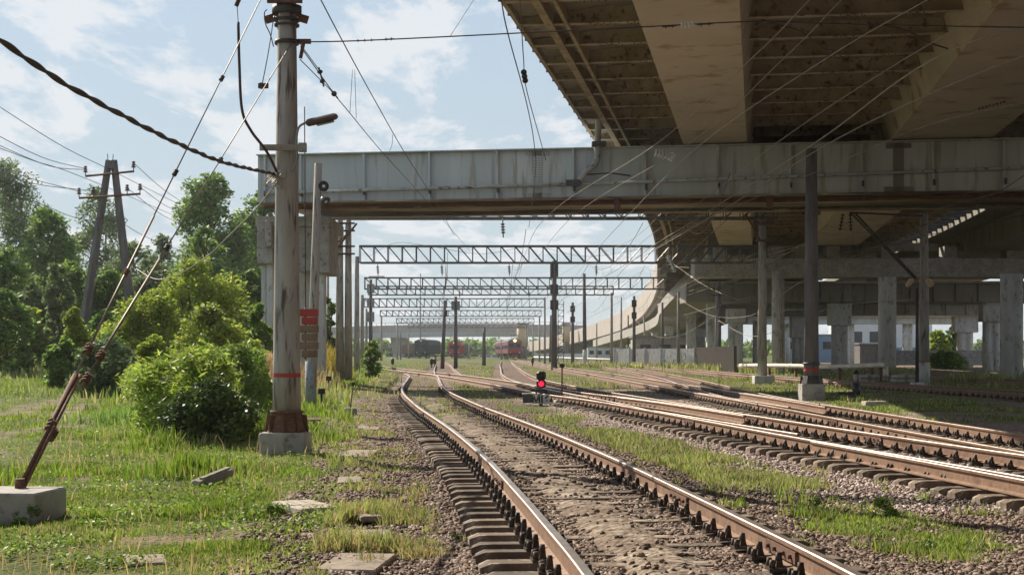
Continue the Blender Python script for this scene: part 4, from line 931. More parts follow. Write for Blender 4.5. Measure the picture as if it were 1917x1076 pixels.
# ------------------------------------------------------------------ portals across the tracks
def portal(pxl, pxr, ytop, ybot, Y, label, posts, bays=None, th=.06, w_=.9, over=0, wid_post=.36, m='portal', hang=(), zshift=0):
    xl, xr = (pxl-CX)*Y/F, (pxr-CX)*Y/F; zt, zb = zpx(ytop, Y), zpx(ybot, Y); h = zt-zb; bays = bays or max(6, int((xr-xl)/(h*1.1)))
    root = thing('catenary_portal', (xl, Y, 0), label, 'gantry', 'steel portals spanning the tracks'); mb = MB()
    for yy in (Y-w_/2, Y+w_/2):
        for z in (zt, zb): mb.box(((xl+xr)/2, yy, z), (xr-xl, th, th*1.2))
        for i in range(bays+1):
            x = xl+(xr-xl)*i/bays; mb.box((x, yy, (zt+zb)/2), (th*.7, th*.7, h))
            if i < bays:
                x2 = xl+(xr-xl)*(i+1)/bays; d = 1 if i < bays*.62 else -1
                a = Vector((x if d > 0 else x2, yy, zt)); b_ = Vector((x2 if d > 0 else x, yy, zb)); mb.tube([a, b_], th*.38, 4, caps=False)
    for i in range(bays+1):
        x = xl+(xr-xl)*i/bays
        for z in (zt, zb): mb.box((x, Y, z), (th*.6, w_, th*.6))
    mb.build('truss_beam', m, root)
    for px, pt, dia in posts: post('', px, pt, Y, dia, '', parent=root)
    for i, px in enumerate(hang):
        x = (px-CX)*Y/F; mb = MB(); mb.tube([(x,Y,zb),(x+.03,Y,zb-.9)], .03, 5)
        for k in range(4): mb.tube([(x+.01*k,Y,zb-.25-.13*k),(x+.01*k,Y,zb-.32-.13*k)], [.11,.07], 8)
        mb.build('insulator', 'insul', root)
    return root
portal(622, 1452, 382, 409, 70.5, 'nearest steel portal, its lattice beam just behind the big girder', [(636,412,.42),(652,412,.40),(1427,398,.47)], 26, th=.07, hang=(941,))
portal(674, 1412, 461, 492, 103, 'second steel portal beam crossing the sky under the girder, its lattice largest in view', [(668,480,.42),(1463,500,.50)], 28, hang=(707,827,953,1116), th=.085)
portal(683, 1245, 520, 541, 151, 'third steel portal beam with its left end at the mast carrying box panels', [(1270,545,.36)], 26, hang=(0,) if False else (860,990), th=.095)
portal(690, 1148, 536, 552, 165, 'fourth steel portal, overlapping the lower edge of the third', [(678,552,.5),(1145,548,.36)], 26, th=.09)
portal(682, 1019, 559, 575, 203, 'fifth steel portal, ending at the thin pole left of the central mast', [(686,578,.4),(1020,556,.32)], 24, th=.10)
portal(712, 1013, 581, 592, 253, 'sixth steel portal across the far tracks', [(714,592,.40),(1010,592,.34)], 26, th=.11)
portal(742, 1000, 596, 605, 312, 'seventh steel portal, above the far road bridge', [(744,605,.42),(998,605,.36)], 26, th=.12)
portal(764, 986, 607, 613, 363, 'farthest steel portal in front of the far road bridge', [(765,612,.42),(985,612,.4)], 22, th=.12)
# brackets on the paired poles
mb = MB()
for px in (636, 652):
    for py in (418, 432, 461, 475): mb.box(at(px, py, 70.3), (.62,.1,.08))
mb.tube([at(668,418,70.2), at(628,468,70.2)], .05, 5); mb.tube([at(622,462,70.2), at(662,428,70.2)], .04, 5)
tag(mb.build('pole_bracket', 'rust', None, tuple(at(636,470,70.3))), 'rusty clamps and braces around the tops of the paired poles', 'bracket')
def boxes(root, pairs, x, Y, m='gsteel', wpx=7, off=6):
    s = Y/F
    for ya, yb in pairs:
        for q in (-1, 1): MB().box((x+q*off*s, Y-.05, zpx((ya+yb)/2, Y)), (wpx*s, .35, (yb-ya)*s*.94), bev=.02).build('box_panel', m, root)
r_, x, z0, z1 = post('panel_mast', 694, 523, 150, .42, 'left mast with three pairs of pale box panels and a small crossbar', 'pole', 'pole_dark'); boxes(r_, ((531,549),(559,576),(583,603)), x, 150, 'conc', 5.5, 4)
MB().box((x+.6,150,z1+.3), (1.6,.08,.08)).build('crossbar', 'steel', r_)
r_, x, z0, z1 = post('panel_mast', 853, 555, 143, .40, 'single pole with one pair of box panels near its top, left of centre', 'pole', 'pole_dark'); boxes(r_, ((563,580),), x, 143, 'gsteel', 6, 5)
r_, x, z0, z1 = post('panel_mast', 1037.5, 488, 130, .55, 'tall thick central mast with three pairs of dark box panels', 'pole', 'pole_dark'); boxes(r_, ((490,521),(532,551),(561,580)), x, 130, 'steel', 6, 4.5)
r_, x, z0, z1 = post('panel_mast', 1072, 566, 173, .42, 'pole with two dark box panel pairs right of the central mast', 'pole', 'pole_dark'); boxes(r_, ((572,584),(592,603)), x, 173, 'steel', 4, 2.5)
r_, x, z0, z1 = post('panel_mast', 1187, 554, 165, .40, 'pole with two small box panel pairs before the pale parapet', 'pole', 'pole_dark'); boxes(r_, ((561,575),(584,597)), x, 165, 'steel', 4, 2.5)
r_, x, z0, z1 = post('line_pole', 828, 562, 143, .40, 'dark slightly leaning pole with a lamp bump, in front of the green locomotive', pxtop=833, m='pole_dark')
MB().box(at(835,586,142.8), (.28,.3,.55), bev=.05).build('lamp_box', 'steel', r_)
post('line_pole', 907, 612, 173, .34, 'left of the short twin poles standing between the red locomotive and the passenger train', m='pole_dark')
r_, x, z0, z1 = post('line_pole', 904.5, 622, 171, .26, 'right hand short twin pole partner with small signal foot', m='pole_dark')
post('line_pole', 1029.5, 590, 240, .36, 'thin dark pole immediately left of the central mast', m='pole_dark', pxtop=1031)
post('line_pole', 1095, 512, 160, .46, 'tall dark pole with widened pale foot right of the central mast', m='pole_dark', pxtop=1093.5, base_m=('conc_l', 1.9), foot=(1.1,.35))
post('line_pole', 1163, 556, 220, .34, 'slim grey pole in front of the pale curved parapet', m='pole')
post('line_pole', 1176, 590, 250, .34, 'short slim pole between two taller ones before the parapet', m='pole_dark')
post('line_pole', 1117, 605, 260, .32, 'short distant pole left of the pale parapet bottom', m='pole')
post('line_pole', 1240, 566, 170, .34, 'slim pole standing where the parapet meets the dark deck curve', m='pole_dark')
post('line_pole', 1210, 590, 200, .30, 'leaning slim pole against the light wall under the ramp', m='pole', pxtop=1205)
post('line_pole', 1342, 530, 138, .40, 'left of the twin pole topped with brackets under the deck', m='pole')
r_, x, z0, z1 = post('line_pole', 1347, 528, 136, .36, 'right of the twin pole topped with brackets under the deck', m='pole_dark', foot=(1.0,.3))
MB().box((x-.1,136,z1-.6), (1.3,.12,.1)).box((x-.1,136,z1-1.2), (1.3,.12,.1)).build('bracket', 'rust', r_)
post('line_pole', 713, 640, 260, .3, 'small distant pole left of the far bridge pier', m='pole')
post('line_pole', 750, 622, 300, .3, 'thin distant pole right of the far bridge pier', m='pole_dark')
post('line_pole', 938, 635, 330, .3, 'thin distant pole left of the passenger train', m='pole')
post('line_pole', 878, 640, 330, .3, 'thin distant pole behind the red locomotive', m='pole')
post('line_pole', 614, 470, 110, .22, 'thin wire pole seen between the bridge pier and the paired poles', m='pole')
# floodlight pole seen above the left portals
r_, x, z0, z1 = post('floodlight_pole', 787, 512, 420, .4, 'thin distant pole rising above the sixth portal left of centre', m='pole')
# lattice mast
mb = MB(); Yl = 200; xl = (1050-CX)*Yl/F; s = .38
for qx in (-s, s):
    for qy in (-s, s): mb.box((xl+qx, Yl+qy, 4.2), (.07,.07,8.9))
for i in range(11):
    z = .2+i*.8
    for qy in (-s, s): mb.tube([(xl-s,Yl+qy,z),(xl+s,Yl+qy,z+.8)], .03, 4); mb.box((xl,Yl+qy,z), (2*s,.05,.05))
tag(mb.build('lattice_mast', 'steel', None, (xl, Yl, 0)), 'narrow lattice mast just right of the central mast', 'mast')
# right masts
r_, x, z0, z1 = post('catenary_pole', 1519, 279, 48, .50, 'tall dark grey pole with red band and steel boot on a footing, right of centre', m='pole_dark', band=692, group='concrete line poles', n=20)
MB().box((x,48,z0+.28), (.74,.75,.62), bev=.02).build('footing', 'conc', r_)
mb = MB(); mb.tube([(x,48,z0+.6),(x,48,z0+.85)], [.36,.27], 10, smooth=False)
for a in range(6):
    th = a*math.pi/3; mb.box(Vector((x,48,z0+.72))+Vector((math.cos(th),math.sin(th),0))*.32, (.12,.02,.26), th, taper=.5)
mb.tube([(x,48,zpx(683,48)),(x,48,zpx(678,48))], .275, 12); mb.build('steel_boot', 'steel', r_)
mf = MB(); xx = (1427-CX)*70.5/F; zz0 = float(gz(xx,70.5)); o = MB().box((xx,70.2,zz0+.15), (.95,.8,.5), bev=.02).build('pole_footing', 'conc_l', None, (xx,70.2,zz0)); tag(o, 'pale concrete footing under the banded portal pole left of the tall grey pole', 'footing')
r_, x, z0, z1 = post('catenary_pole', 1730, 400, 68, .50, 'pole with red band over white foot at right between the bridge columns', m='pole', band=678, group='concrete line poles', base_m=('conc_l', 1.1), n=16)
mb = MB(); mb.tube([at(1715,520,67), at(1600,398,67)], .05, 5); mb.tube([at(1712,520,67), at(1592,398,67)], .05, 5); mb.tube([at(1590,398,67), at(1725,404,67)], .04, 5); mb.build('bracket_arm', 'steel', r_)
for px, ry in ((1703,.6),(1741,-.6)):
    o = MB().box(at(px,529,66.5), (.18,.4,.42), 0, 0, ry, bev=.05).build('floodlight', 'tan', None, tuple(at(px,529,66.5))); tag(o, 'pale floodlight on the %s side of the banded pole at right' % ('left' if px < 1720 else 'right'), 'floodlight')
post('steel_post', 1717, 540, 67, .18, 'thin dark steel post touching the left side of the banded pole at right', m='steel', group=None, foot=(.5,.2), foot_m='white')
# bracket arm of the near right portal post
mb = MB(); mb.tube([at(1410,418,70), at(1450,418,70)], .06, 5); mb.tube([at(1395,400,70), at(1424,450,70)], .045, 5); mb.box(at(1430,420,70), (1.0,.12,.1)); mb.box(at(1430,450,70), (.7,.12,.1))
tag(mb.build('pole_bracket', 'rust', None, tuple(at(1427,420,70))), 'rusty bracket where the nearest portal meets its right pole', 'bracket')

# ------------------------------------------------------------------ overpass
LE = [(-16,-70),(-6.0,0),(-.5,36),(3.45,62),(8.8,97),(12.2,125),(15.6,158),(18.6,190),(20.9,225),(22.0,265),(22.3,302),(21.5,350),(19,415),(10,520),(-6,640)]
def dz_(y): return float(np.interp(y, [0,160,200,225,245,302,415,520,640], [0,0,-.55,-1.3,-2.2,-3.6,-5.1,-7.2,-9.3]))
LEs = smooth([(x, y, 0) for x, y in LE], 12)
def off(path, o):
    out = []
    for i, p in enumerate(path):
        d = (path[min(i+1, len(path)-1)]-path[max(i-1, 0)]).normalized(); out.append(p+Vector((d.y, -d.x, 0))*o+Vector((0,0,dz_(p.y))))
    return out
def strip(profile, path, name, m, parent, closed=True, ends=True):
    """profile: (offset, z) list swept along the deck edge"""
    mb = MB(); n_ = len(profile); rows = [off(path, o_) for o_, z in profile]
    for i in range(len(path)):
        for k, (o_, z) in enumerate(profile): q = rows[k][i]; mb.v.append((q.x, q.y, q.z+z))
    for i in range(len(path)-1):
        for k in range(n_ if closed else n_-1): mb.f.append([i*n_+k, i*n_+(k+1)%n_, (i+1)*n_+(k+1)%n_, (i+1)*n_+k]); mb.sm.append(False); mb.mi.append(0)
    if ends: mb.f += [list(range(n_-1,-1,-1)), [(len(path)-1)*n_+k for k in range(n_)]]; mb.sm += [False]*2; mb.mi += [0]*2
    return mb.build(name, m, parent)
def sub(y0, y1): return [p for p in LEs if y0 <= p.y <= y1]
Ov = thing('road_overpass', (0, 0, 0), 'huge curving steel road overpass covering the upper right and bending away to the distance', 'bridge')
W_ = 19.6
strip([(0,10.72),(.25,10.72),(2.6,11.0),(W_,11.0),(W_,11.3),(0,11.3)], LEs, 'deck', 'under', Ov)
strip([(-.06,10.55),(.06,10.55),(.06,12.25),(-.06,12.25)], sub(-80,158), 'edge_beam', 'stringer', Ov)
strip([(-.10,9.95),(.25,9.95),(.25,13.6),(-.10,13.6)], sub(150,700), 'parapet', 'fascia', Ov)
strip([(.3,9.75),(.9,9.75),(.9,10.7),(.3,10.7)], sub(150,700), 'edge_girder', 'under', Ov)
strip([(.78,10.44),(1.0,10.44),(1.0,10.98),(.78,10.98)], sub(-80,158), 'stringer', 'stringer', Ov)
strip([(1.32,10.42),(1.42,10.42),(1.42,10.98),(1.32,10.98)], sub(-80,158), 'stringer', 'stringer', Ov)
BX1 = [Vector((2.74+.166*(y-34), y, 0)) for y in np.linspace(-70,112,40)]; BX2 = [Vector((11.3+.143*(y-34), y, 0)) for y in np.linspace(-70,112,40)]
strip([(0,9.76),(2.45,9.76),(2.75,10.99),(-.3,10.99)], BX1, 'box_girder', 'box', Ov)
strip([(0,9.76),(3.7,9.76),(4.0,10.99),(-.3,10.99)], BX2, 'box_girder', 'box', Ov)
strip([(4.1,9.2),(7.5,9.2),(7.5,10.99),(4.1,10.99)], sub(114,340), 'box_girder', 'girder_r', Ov)
strip([(12.1,9.2),(15.5,9.2),(15.5,10.99),(12.1,10.99)], sub(114,340), 'box_girder', 'girder_r', Ov)
ps = resample(LEs, 2.72)
def yline(path, o_):
    return off(path, o_)
rib = 0
for i in range(1, len(ps)-1):
    p = ps[i]
    if p.y < 12 or p.y > 205 or rib >= 78: continue
    if p.y > 158 and i % 2: continue
    rib += 1
    d = (ps[i+1]-ps[i-1]).normalized(); nr = Vector((d.y, -d.x, 0)); ang = math.atan2(nr.y, nr.x); mb = MB(); zz_ = dz_(p.y)
    for a, b2, zb, zw in ((.08,19.5,10.52,10.60),):
        c_ = p+nr*(a+b2)/2; mb.box((c_.x, c_.y, (zb+10.96)/2+.01+zz_), (b2-a, .03, 10.96-zb), ang); mb.box((c_.x, c_.y, zb+zz_), (b2-a, .24, .03), ang)
    mb.build('cross_rib', 'rib', Ov)
# bolt rows on the ribs, edge scuppers
mb = MB()
for i in range(1, len(ps)-1):
    p = ps[i]
    if not 20 < p.y < 75: continue
    d = (ps[i+1]-ps[i-1]).normalized(); nr = Vector((d.y, -d.x, 0))
    for k in range(8):
        for o0 in (2.0, 3.0, 8.6, 10.2, 12.0):
            c_ = p+nr*(o0+.09*k)+d*(.08 if k % 2 else -.08); mb.box((c_.x, c_.y, 10.49), (.035,.035,.03))
mb.build('bolt_rows', 'rust', Ov)['kind'] = 'stuff'
for a in range(2, 60):
    if a*1.55 > 72: break
pp2 = resample(LEs, 1.6); mb = MB()
for p in pp2:
    if 18 < p.y < 90: mb.box((p.x-.07, p.y, 10.62), (.08,.16,.14))
mb.build('edge_brackets', 'rust', Ov)['kind'] = 'stuff'
# cross girder: from the left pier to beyond the right frame edge, slightly skewed
g0 = Vector((-10.4, 60.6, 0)); g1 = Vector((26, 54.9, 0)); gd_ = (g1-g0).normalized(); gn = Vector((-gd_.y, gd_.x, 0)); GL = (g1-g0).length
ga = math.atan2(gd_.y, gd_.x); zb_, zt_ = 7.75, 9.66
def gp(s, n_, z): q = g0+gd_*s+gn*n_; return Vector((q.x, q.y, z))
Cg = MB()
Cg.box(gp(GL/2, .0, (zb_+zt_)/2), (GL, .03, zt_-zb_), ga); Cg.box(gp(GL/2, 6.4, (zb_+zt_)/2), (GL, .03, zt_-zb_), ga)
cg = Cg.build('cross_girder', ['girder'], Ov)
m_ = M['girder']; nn, ll = m_.node_tree.nodes, m_.node_tree.links   # its olive tint paints in the shade under the deck
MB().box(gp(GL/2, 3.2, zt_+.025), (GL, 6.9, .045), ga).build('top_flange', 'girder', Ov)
mb = MB(); mb.box(gp(GL/2, .06, zb_-.02), (GL, .62, .05), ga); mb.box(gp(GL/2, 6.4, zb_-.02), (GL, .7, .05), ga); mb.build('bottom_flange', 'flange', Ov)
mb = MB(); mb.box(gp(GL/2, 3.3, zb_+.12), (GL, 6.0, .03), ga); mb.box(gp(GL/2, 1.15, zb_+.02), (GL, .12, .16), ga); mb.box(gp(GL/2, 2.4, zb_+.02), (GL, .12, .16), ga); mb.build('bottom_plate', 'flange', Ov)
mb = MB(); mb.box(gp(GL/2, .8, zb_-.10), (GL, .10, .12), ga)
mb.build('cable_tray', 'rust', Ov)
s = .0; k = 0
for px in (498, 565, 683, 805, 932, 1074, 1208, 1344, 1478, 1612, 1745, 1878):
    # place the stiffener along the girder face where it stands
    lo_, hi_ = 0.0, GL
    for _ in range(30):
        md = (lo_+hi_)/2; q = gp(md, 0, 0); u = CX+q.x*F/q.y
        if u < px: lo_ = md
        else: hi_ = md
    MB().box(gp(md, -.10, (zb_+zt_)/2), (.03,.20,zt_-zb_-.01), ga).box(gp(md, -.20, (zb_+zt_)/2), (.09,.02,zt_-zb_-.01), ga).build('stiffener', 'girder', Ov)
    MB().box(gp(md+.05, -.24, zb_+.34), (.09,.16,.22), ga).build('pipe_hanger', 'steel', Ov)
mb = MB()
for j in range(int(GL/.16)):
    for z in (zt_-.07, zb_+.07): mb.box(gp(.1+j*.16, -.022, z), (.026,.014,.026), ga)
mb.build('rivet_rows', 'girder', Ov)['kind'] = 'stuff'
def sof(px):
    lo_, hi_ = 0.0, GL
    for _ in range(30):
        md = (lo_+hi_)/2; q = gp(md, 0, 0); u = CX+q.x*F/q.y
        if u < px: lo_ = md
        else: hi_ = md
    return md
for px in (1006, 1682):
    s0 = sof(px); mb = MB(); mb.box(gp(s0, -.03, (zb_+zt_)/2), (.40,.03,zt_-zb_-.04), ga)
    mb.box(gp(s0, -.031, zt_-.13), (.95,.028,.2), ga); mb.box(gp(s0, -.031, zb_+.12), (1.1,.028,.22), ga)
    sp = mb.build('splice_plate', 'girder_r' if px > 1500 else 'girder', Ov); mb = MB()  # right plate darker olive, shade under the deck put into its colour
    for j in range(19):
        for i in (-.16,-.10,-.04,.04,.10,.16): mb.box(gp(s0+i, -.055, zb_+.1+j*.093), (.028,.02,.028), ga)
    for j in range(3):
        for i in range(14): mb.box(gp(s0-.46+i*.07, -.055, zt_-.07-j*.06), (.026,.02,.026), ga); mb.box(gp(s0-.5+i*.077, -.055, zb_+.05+j*.06), (.026,.02,.026), ga)
    bo = mb.build('bolts', 'rust' , sp); bo['kind'] = 'stuff'
MB().tube([gp(.4,-.30,zb_+.36), gp(sof(1075),-.30,zb_+.50)], .075, 10).tube([gp(sof(1075),-.30,zb_+.50), gp(GL,-.30,zb_+.95)], .06, 10).build('long_pipe', 'pipe', Ov)
MB().tube(smooth([gp(sof(1086),-.34,zb_+.62), gp(sof(1100),-.36,zb_+1.0), gp(sof(1118),-.38,zb_+1.35), gp(sof(1120),-.38,zt_+.1), at(1120,235,57.5), at(1122,195,56)], 4), .13, 10).build('drain_pipe', 'pipe', Ov)
MB().box(at(1121,270,57.8), (.55,.5,.16)).build('pipe_joint', 'steel', Ov); MB().box(at(1122,190,56), (.5,.5,.22), bev=.04).build('pipe_joint', 'steel', Ov); MB().box(gp(sof(1075),-.36,zb_+.55), (.55,.24,.22), ga).build('pipe_joint', 'steel', Ov)
mb = MB(); mb.tube([gp(sof(1090),-.4,zb_+.85), gp(sof(1145),-.4,zb_+.9), gp(sof(1182),-.4,zb_+.78)], .03, 5); mb.build('loose_strut', 'blk', Ov)
MB().box(gp(sof(1155),.2,zb_-.12), (.22,.3,.8), ga).build('hanger_plate', 'rust', Ov); MB().box(gp(sof(1441),.2,zb_-.12), (.25,.3,.8), ga).build('hanger_plate', 'rust', Ov)
# joint structures where deck sits on girder
for px in (1290, 1350, 1800, 1870):
    MB().box(gp(sof(px),2.5,zt_+.08), (.5,2.5,.06), ga).build('bearing', 'rust', Ov)
# rear cross beam with columns
def bx_img(mb, x0, x1, y0, y1, Y, dep, **k):
    a = at(x0, y0, Y); b_ = at(x1, y1, Y); return mb.box(((a.x+b_.x)/2, Y+dep/2, (a.z+b_.z)/2), (b_.x-a.x, dep, a.z-b_.z), **k)
bx_img(MB(), 1300, 2080, 483, 519, 112, 2.4, bev=.05).build('rear_cross_beam', 'conc', Ov)
for px in (1350, 1455, 1560, 1662, 1780, 1897, 1990): bx_img(MB(), px-12, px+12, 461, 483.2, 112.5, 1.4).build('bearing_block', 'conc', Ov)
bx_img(MB(), 1560, 1925, 455, 470, 116, .5).build('side_girder', 'girder_r', Ov)
def column(px, w_px, ytop, Y, parent, cap=None, rnd=True, m='conc_l', zlow=-.6):
    x = (px-CX)*Y/F; s = Y/F; zt = zpx(ytop, Y); mb = MB()
    if rnd:
        for q in (-.24, .24): mb.tube([(x+q*w_px*s,Y+.4,zlow),(x+q*w_px*s,Y+.4,zt)], w_px*s*.27, 14)
        mb.box((x,Y+.4,(zt+zlow)/2), (w_px*s*.5,w_px*s*.40,zt-zlow))
    else: mb.tube([(x,Y+.4,zlow),(x,Y+.4,zt)], w_px*s*.5, 20)
    if cap: c = cap; mb.box((x,Y+.4,zt-c[1]*s/2), (c[0]*s,1.6,c[1]*s), bev=.04)
    return mb.build('column', m, parent)
column(1455, 17, 505, 111, Ov, rnd=False); column(1664, 33, 518, 92, Ov); column(1898, 42, 512, 88, Ov)
# left pier
Y_ = 62.0
mb = MB(); bx_img(mb, 478, 617, 405, 424, Y_, 5.2); mb.build('pier_head', 'conc', Ov)
for x0, x1, y0, y1, yy, dp in ((481,511,424,494,61.8,1.5), (496,508,412,462,61.2,.5), (556,592,424,508,62.2,3), (590,617,419,511,61.7,3)):
    bx_img(MB(), x0, x1, y0, y1, yy, dp, bev=.04).build('pier_block', 'conc', Ov)
for x0, x1, y0, yy in ((489,499,494,62.6),(499,511,462,62.1),(560,583,508,64),(590,607,511,62.1)):
    a = at(x0,y0,yy); b_ = at(x1,y0,yy); MB().box(((a.x+b_.x)/2, yy+.4, a.z/2-.1), (b_.x-a.x,.8,a.z+.2), bev=.04).build('column', 'conc_l', Ov)
# second deck, right of the light slit
D2 = thing('parallel_deck', (24, 60, 0), 'second road deck beyond the slit of daylight at upper right', 'bridge')
strip([(21.3,10.9),(40,10.9),(40,11.3),(21.3,11.3)], sub(-80,200), 'deck', 'under', D2)
strip([(21.3,10.6),(21.5,10.6),(21.5,10.9),(21.3,10.9)], sub(-80,200), 'edge_beam', 'girder_r', D2)
strip([(24,9.4),(27.5,9.4),(27.5,10.9),(24,10.9)], sub(40,175), 'box_girder', 'girder_r', D2)
mb = MB()
for p in resample(LEs, 2.4):
    if 80 < p.y < 150:
        d = Vector((.14,.99,0)); q = p+Vector((.99,-.14,0))*20.5; mb.box((q.x,q.y,11.0+dz_(p.y)), (1.9,.5,.3), -.14)
mb.build('slit_brackets', 'steel', D2)['kind'] = 'stuff'
# lower viaducts crossing behind
def viaduct(name, x0, x1, ytop, ybot, Y, dep, label, cols, pitch=2.2, m='girder_r', colm='conc_l', panel=True):
    root = thing(name, tuple(at((x0+x1)/2, 661, Y)), label, 'bridge'); a = at(x0, ytop, Y); b_ = at(x1, ybot, Y)
    MB().box(((a.x+b_.x)/2, Y+dep/2, (a.z+b_.z)/2), (b_.x-a.x, dep, a.z-b_.z)).build('girder', m, root)
    MB().box(((a.x+b_.x)/2, Y+dep/2, a.z+.12), (b_.x-a.x, dep+1.4, .22)).build('deck_slab', 'conc', root)
    n_ = int((b_.x-a.x)/pitch); mb = MB()
    for i in range(n_+1): mb.box((a.x+(b_.x-a.x)*i/n_, Y-.08, (a.z+b_.z)/2), (.09,.16,a.z-b_.z-.02))
    mb.build('stiffener_row', m, root)['kind'] = 'stuff'
    for c in cols: column(c[0], c[1], c[2], Y+1.2, root, cap=c[3] if len(c) > 3 else None, m=colm)
    return root
viaduct('lower_viaduct', 1285, 2000, 531, 565, 150, 6, 'lower grey girder viaduct crossing behind the rear beam, with capped twin columns', [(1378,28,578,(34,26)), (1573,30,567,(40,42)), (1858,32,562,(40,40))])
viaduct('lower_viaduct', 1240, 1885, 569, 590, 192, 6, 'second lower viaduct seen beneath the first, further away', [(1312,18,615,(22,16)), (1496,24,592,(30,40)), (1808,30,592,(44,30)), (1420,20,600)], 2.6)
viaduct('lower_viaduct', 1400, 1800, 594, 606, 255, 6, 'thin farthest viaduct beam beneath the other two', [(1470,20,606), (1590,20,606), (1700,18,606)], 3.5, m='girder')
# concrete ramp underside sloping down left
mb = MB(); pl = [at(1325,470,150), at(1240,560,175), at(1215,600,215), at(1110,637,290)]
pts_ = smooth(pl, 5)
for i in range(len(pts_)-1):
    a, b_ = pts_[i], pts_[i+1]; w2 = Vector((5,0,0)); h2 = Vector((0,0,-1.3))
    mb.add([a, a+w2, b_+w2, b_, a+h2, a+w2+h2, b_+w2+h2, b_+h2], [[0,1,2,3],[7,6,5,4],[0,3,7,4],[1,5,6,2]])
rp = thing('ramp_slab', tuple(pl[-1]), 'sloping concrete ramp under the curved deck, descending to the left', 'ramp'); mb.build('slab', 'conc', rp)
for px, Y in ((1195,215),(1218,200),(1255,180),(1290,165),(1165,245),(1140,270)):
    x = (px-CX)*Y/F+2.5; zt = float(np.interp(px, [1110,1215,1240,1325], [zpx(637,290),zpx(600,215),zpx(560,175),zpx(470,150)]))-1.2
    MB().box((x,Y,zt/2), (1.1,1.1,zt), bev=.05).build('support', 'conc_l', rp)

# ------------------------------------------------------------------ far road bridge, towers, buildings
Fb = thing('far_road_bridge', (-20, 482, 0), 'long pale road bridge across the far end of the yard', 'bridge')
xs_ = np.linspace(-62, 24, 30)
def zc(x): return -.9*((x+8)/50)**2
mb = MB(); mg = MB()
for a, b_ in zip(xs_[:-1], xs_[1:]):
    c = (a+b_)/2; mb.box((c,482,9.7+zc(c)), (b_-a+.02,.4,2.6)); mg.box((c,482.8,7.8+zc(c)), (b_-a+.02,7,1.6)); mb.box((c,482.3,11.9+zc(c)), (b_-a+.02,.1,.1)); mb.box((a,482.2,11.4+zc(a)), (.12,.12,1.0))
mb.build('parapet', 'fascia', Fb); mg.build('girder', 'girder', Fb)
for x0, x1, Y in ((736,762,482),(600,640,482),(1075,1100,482)):
    a = at(x0,661,Y); b_ = at(x1,661,Y); zt = 7.0+zc(a.x)
    MB().add([(a.x,483,0),(b_.x+2.4,483,0),(b_.x,483,zt),(a.x-1,483,zt),(a.x,489,0),(b_.x+2.4,489,0),(b_.x,489,zt),(a.x-1,489,zt)], [[0,1,2,3],[7,6,5,4],[0,3,7,4],[1,5,6,2],[3,2,6,7]]).build('pier', 'conc', Fb)
def tower(px, w_, yt, yb, Y, label):
    x = (px-CX)*Y/F; s = Y/F; r = w_*s/2; t_ = thing('round_tower', (x,Y,0), label, 'tower')
    zt, zb = zpx(yt,Y), zpx(yb,Y)
    MB().tube([(x,Y,zb),(x,Y,zt-1.1)], r, 24).build('drum', 'tan', t_)
    MB().tube([(x,Y,zt-1.1),(x,Y,zt-.8),(x,Y,zt)], [r*1.1,r*1.22,r*1.22], 24).build('cap', 'conc', t_)
    MB().tube([(x,Y,0),(x,Y,zb)], [r*.85,r*.9], 16).build('base', 'pole_dark', t_)
tower(978, 21, 605, 648, 400, 'sunlit sandy round tower with dark cap behind the passenger train')
tower(1060, 14, 603, 640, 420, 'smaller sandy round tower with dark cap right of the central mast')
def building(x0, x1, yt, Y, dep, label, m='cladd', win=0, name='warehouse', base=None, roofm='gsteel', wm='glass'):
    a = at(x0,yt,Y); b_ = at(x1,yt,Y); x = (a.x+b_.x)/2; w_ = b_.x-a.x; t_ = thing(name, (x,Y,0), label, 'building')
    MB().box((x,Y+dep/2,a.z/2-.2), (w_,dep,a.z+.4)).build('wall', m, t_); MB().box((x,Y+dep/2,a.z+.14), (w_+.4,dep+.4,.25)).build('roof', roofm, t_)
    for i in range(win): MB().box((a.x+w_*(i+.5)/win, Y-.03, a.z*.62), (w_/win*.55,.08,a.z*.28)).build('window', wm, t_)
    if base: MB().box((x,Y-.05,base/2-.1), (w_+.02,.12,base+.2)).build('base_panel', 'bluew', t_)
building(1590, 1745, 603, 300, 20, 'long white clad warehouse with blue base seen through the bridge columns', win=5, base=2.8)
building(1470, 1565, 628, 290, 14, 'pale blue shed between the bridge columns', 'bluew', 3)
building(1610, 1652, 645, 260, 8, 'dark grey container like hut in front of the warehouse', 'pole_dark')
building(1100, 1160, 650, 310, 10, 'low white building under the far end of the parapet', 'cladd', 4)
building(745, 778, 665, 450, 8, 'low white building left of the green locomotive', 'cladd', 2)
building(896, 945, 664, 440, 8, 'low white building between the red locomotive and the passenger train', 'cladd', 4)
building(1190, 1300, 632, 185, 8, 'grey lineside hut under the ramp at the deck curve', 'conc', 3)
def wallrow(x0, x1, yt, yb, Y, label, m='conc_l', name='concrete_fence', pitch=2.5, Yb=None):
    a = at(x0,yt,Y); b_ = at(x1,yt,Yb or Y); zl = .1; L_ = (b_.xy-a.xy).length; ang = math.atan2(b_.y-a.y, b_.x-a.x); n_ = max(1, int(L_/pitch))
    h = a.z-zl; t_ = thing(name, (a.x,a.y,0), label, 'fence')
    mb = MB(); mb.box(((a.x+b_.x)/2,(a.y+b_.y)/2,zl+h/2-.05), (L_,.10,h), ang); mb.build('panel', m, t_)
    mb = MB()
    for i in range(n_+1):
        q = a.lerp(b_, i/n_); mb.box((q.x,q.y,zl+h/2), (.18,.24,h+.15), ang)
    mb.build('fence_posts', m, t_)
wallrow(1150, 1300, 652, 686, 170, 'pale concrete panel fence below the ramp, with scribbles', Yb=158)
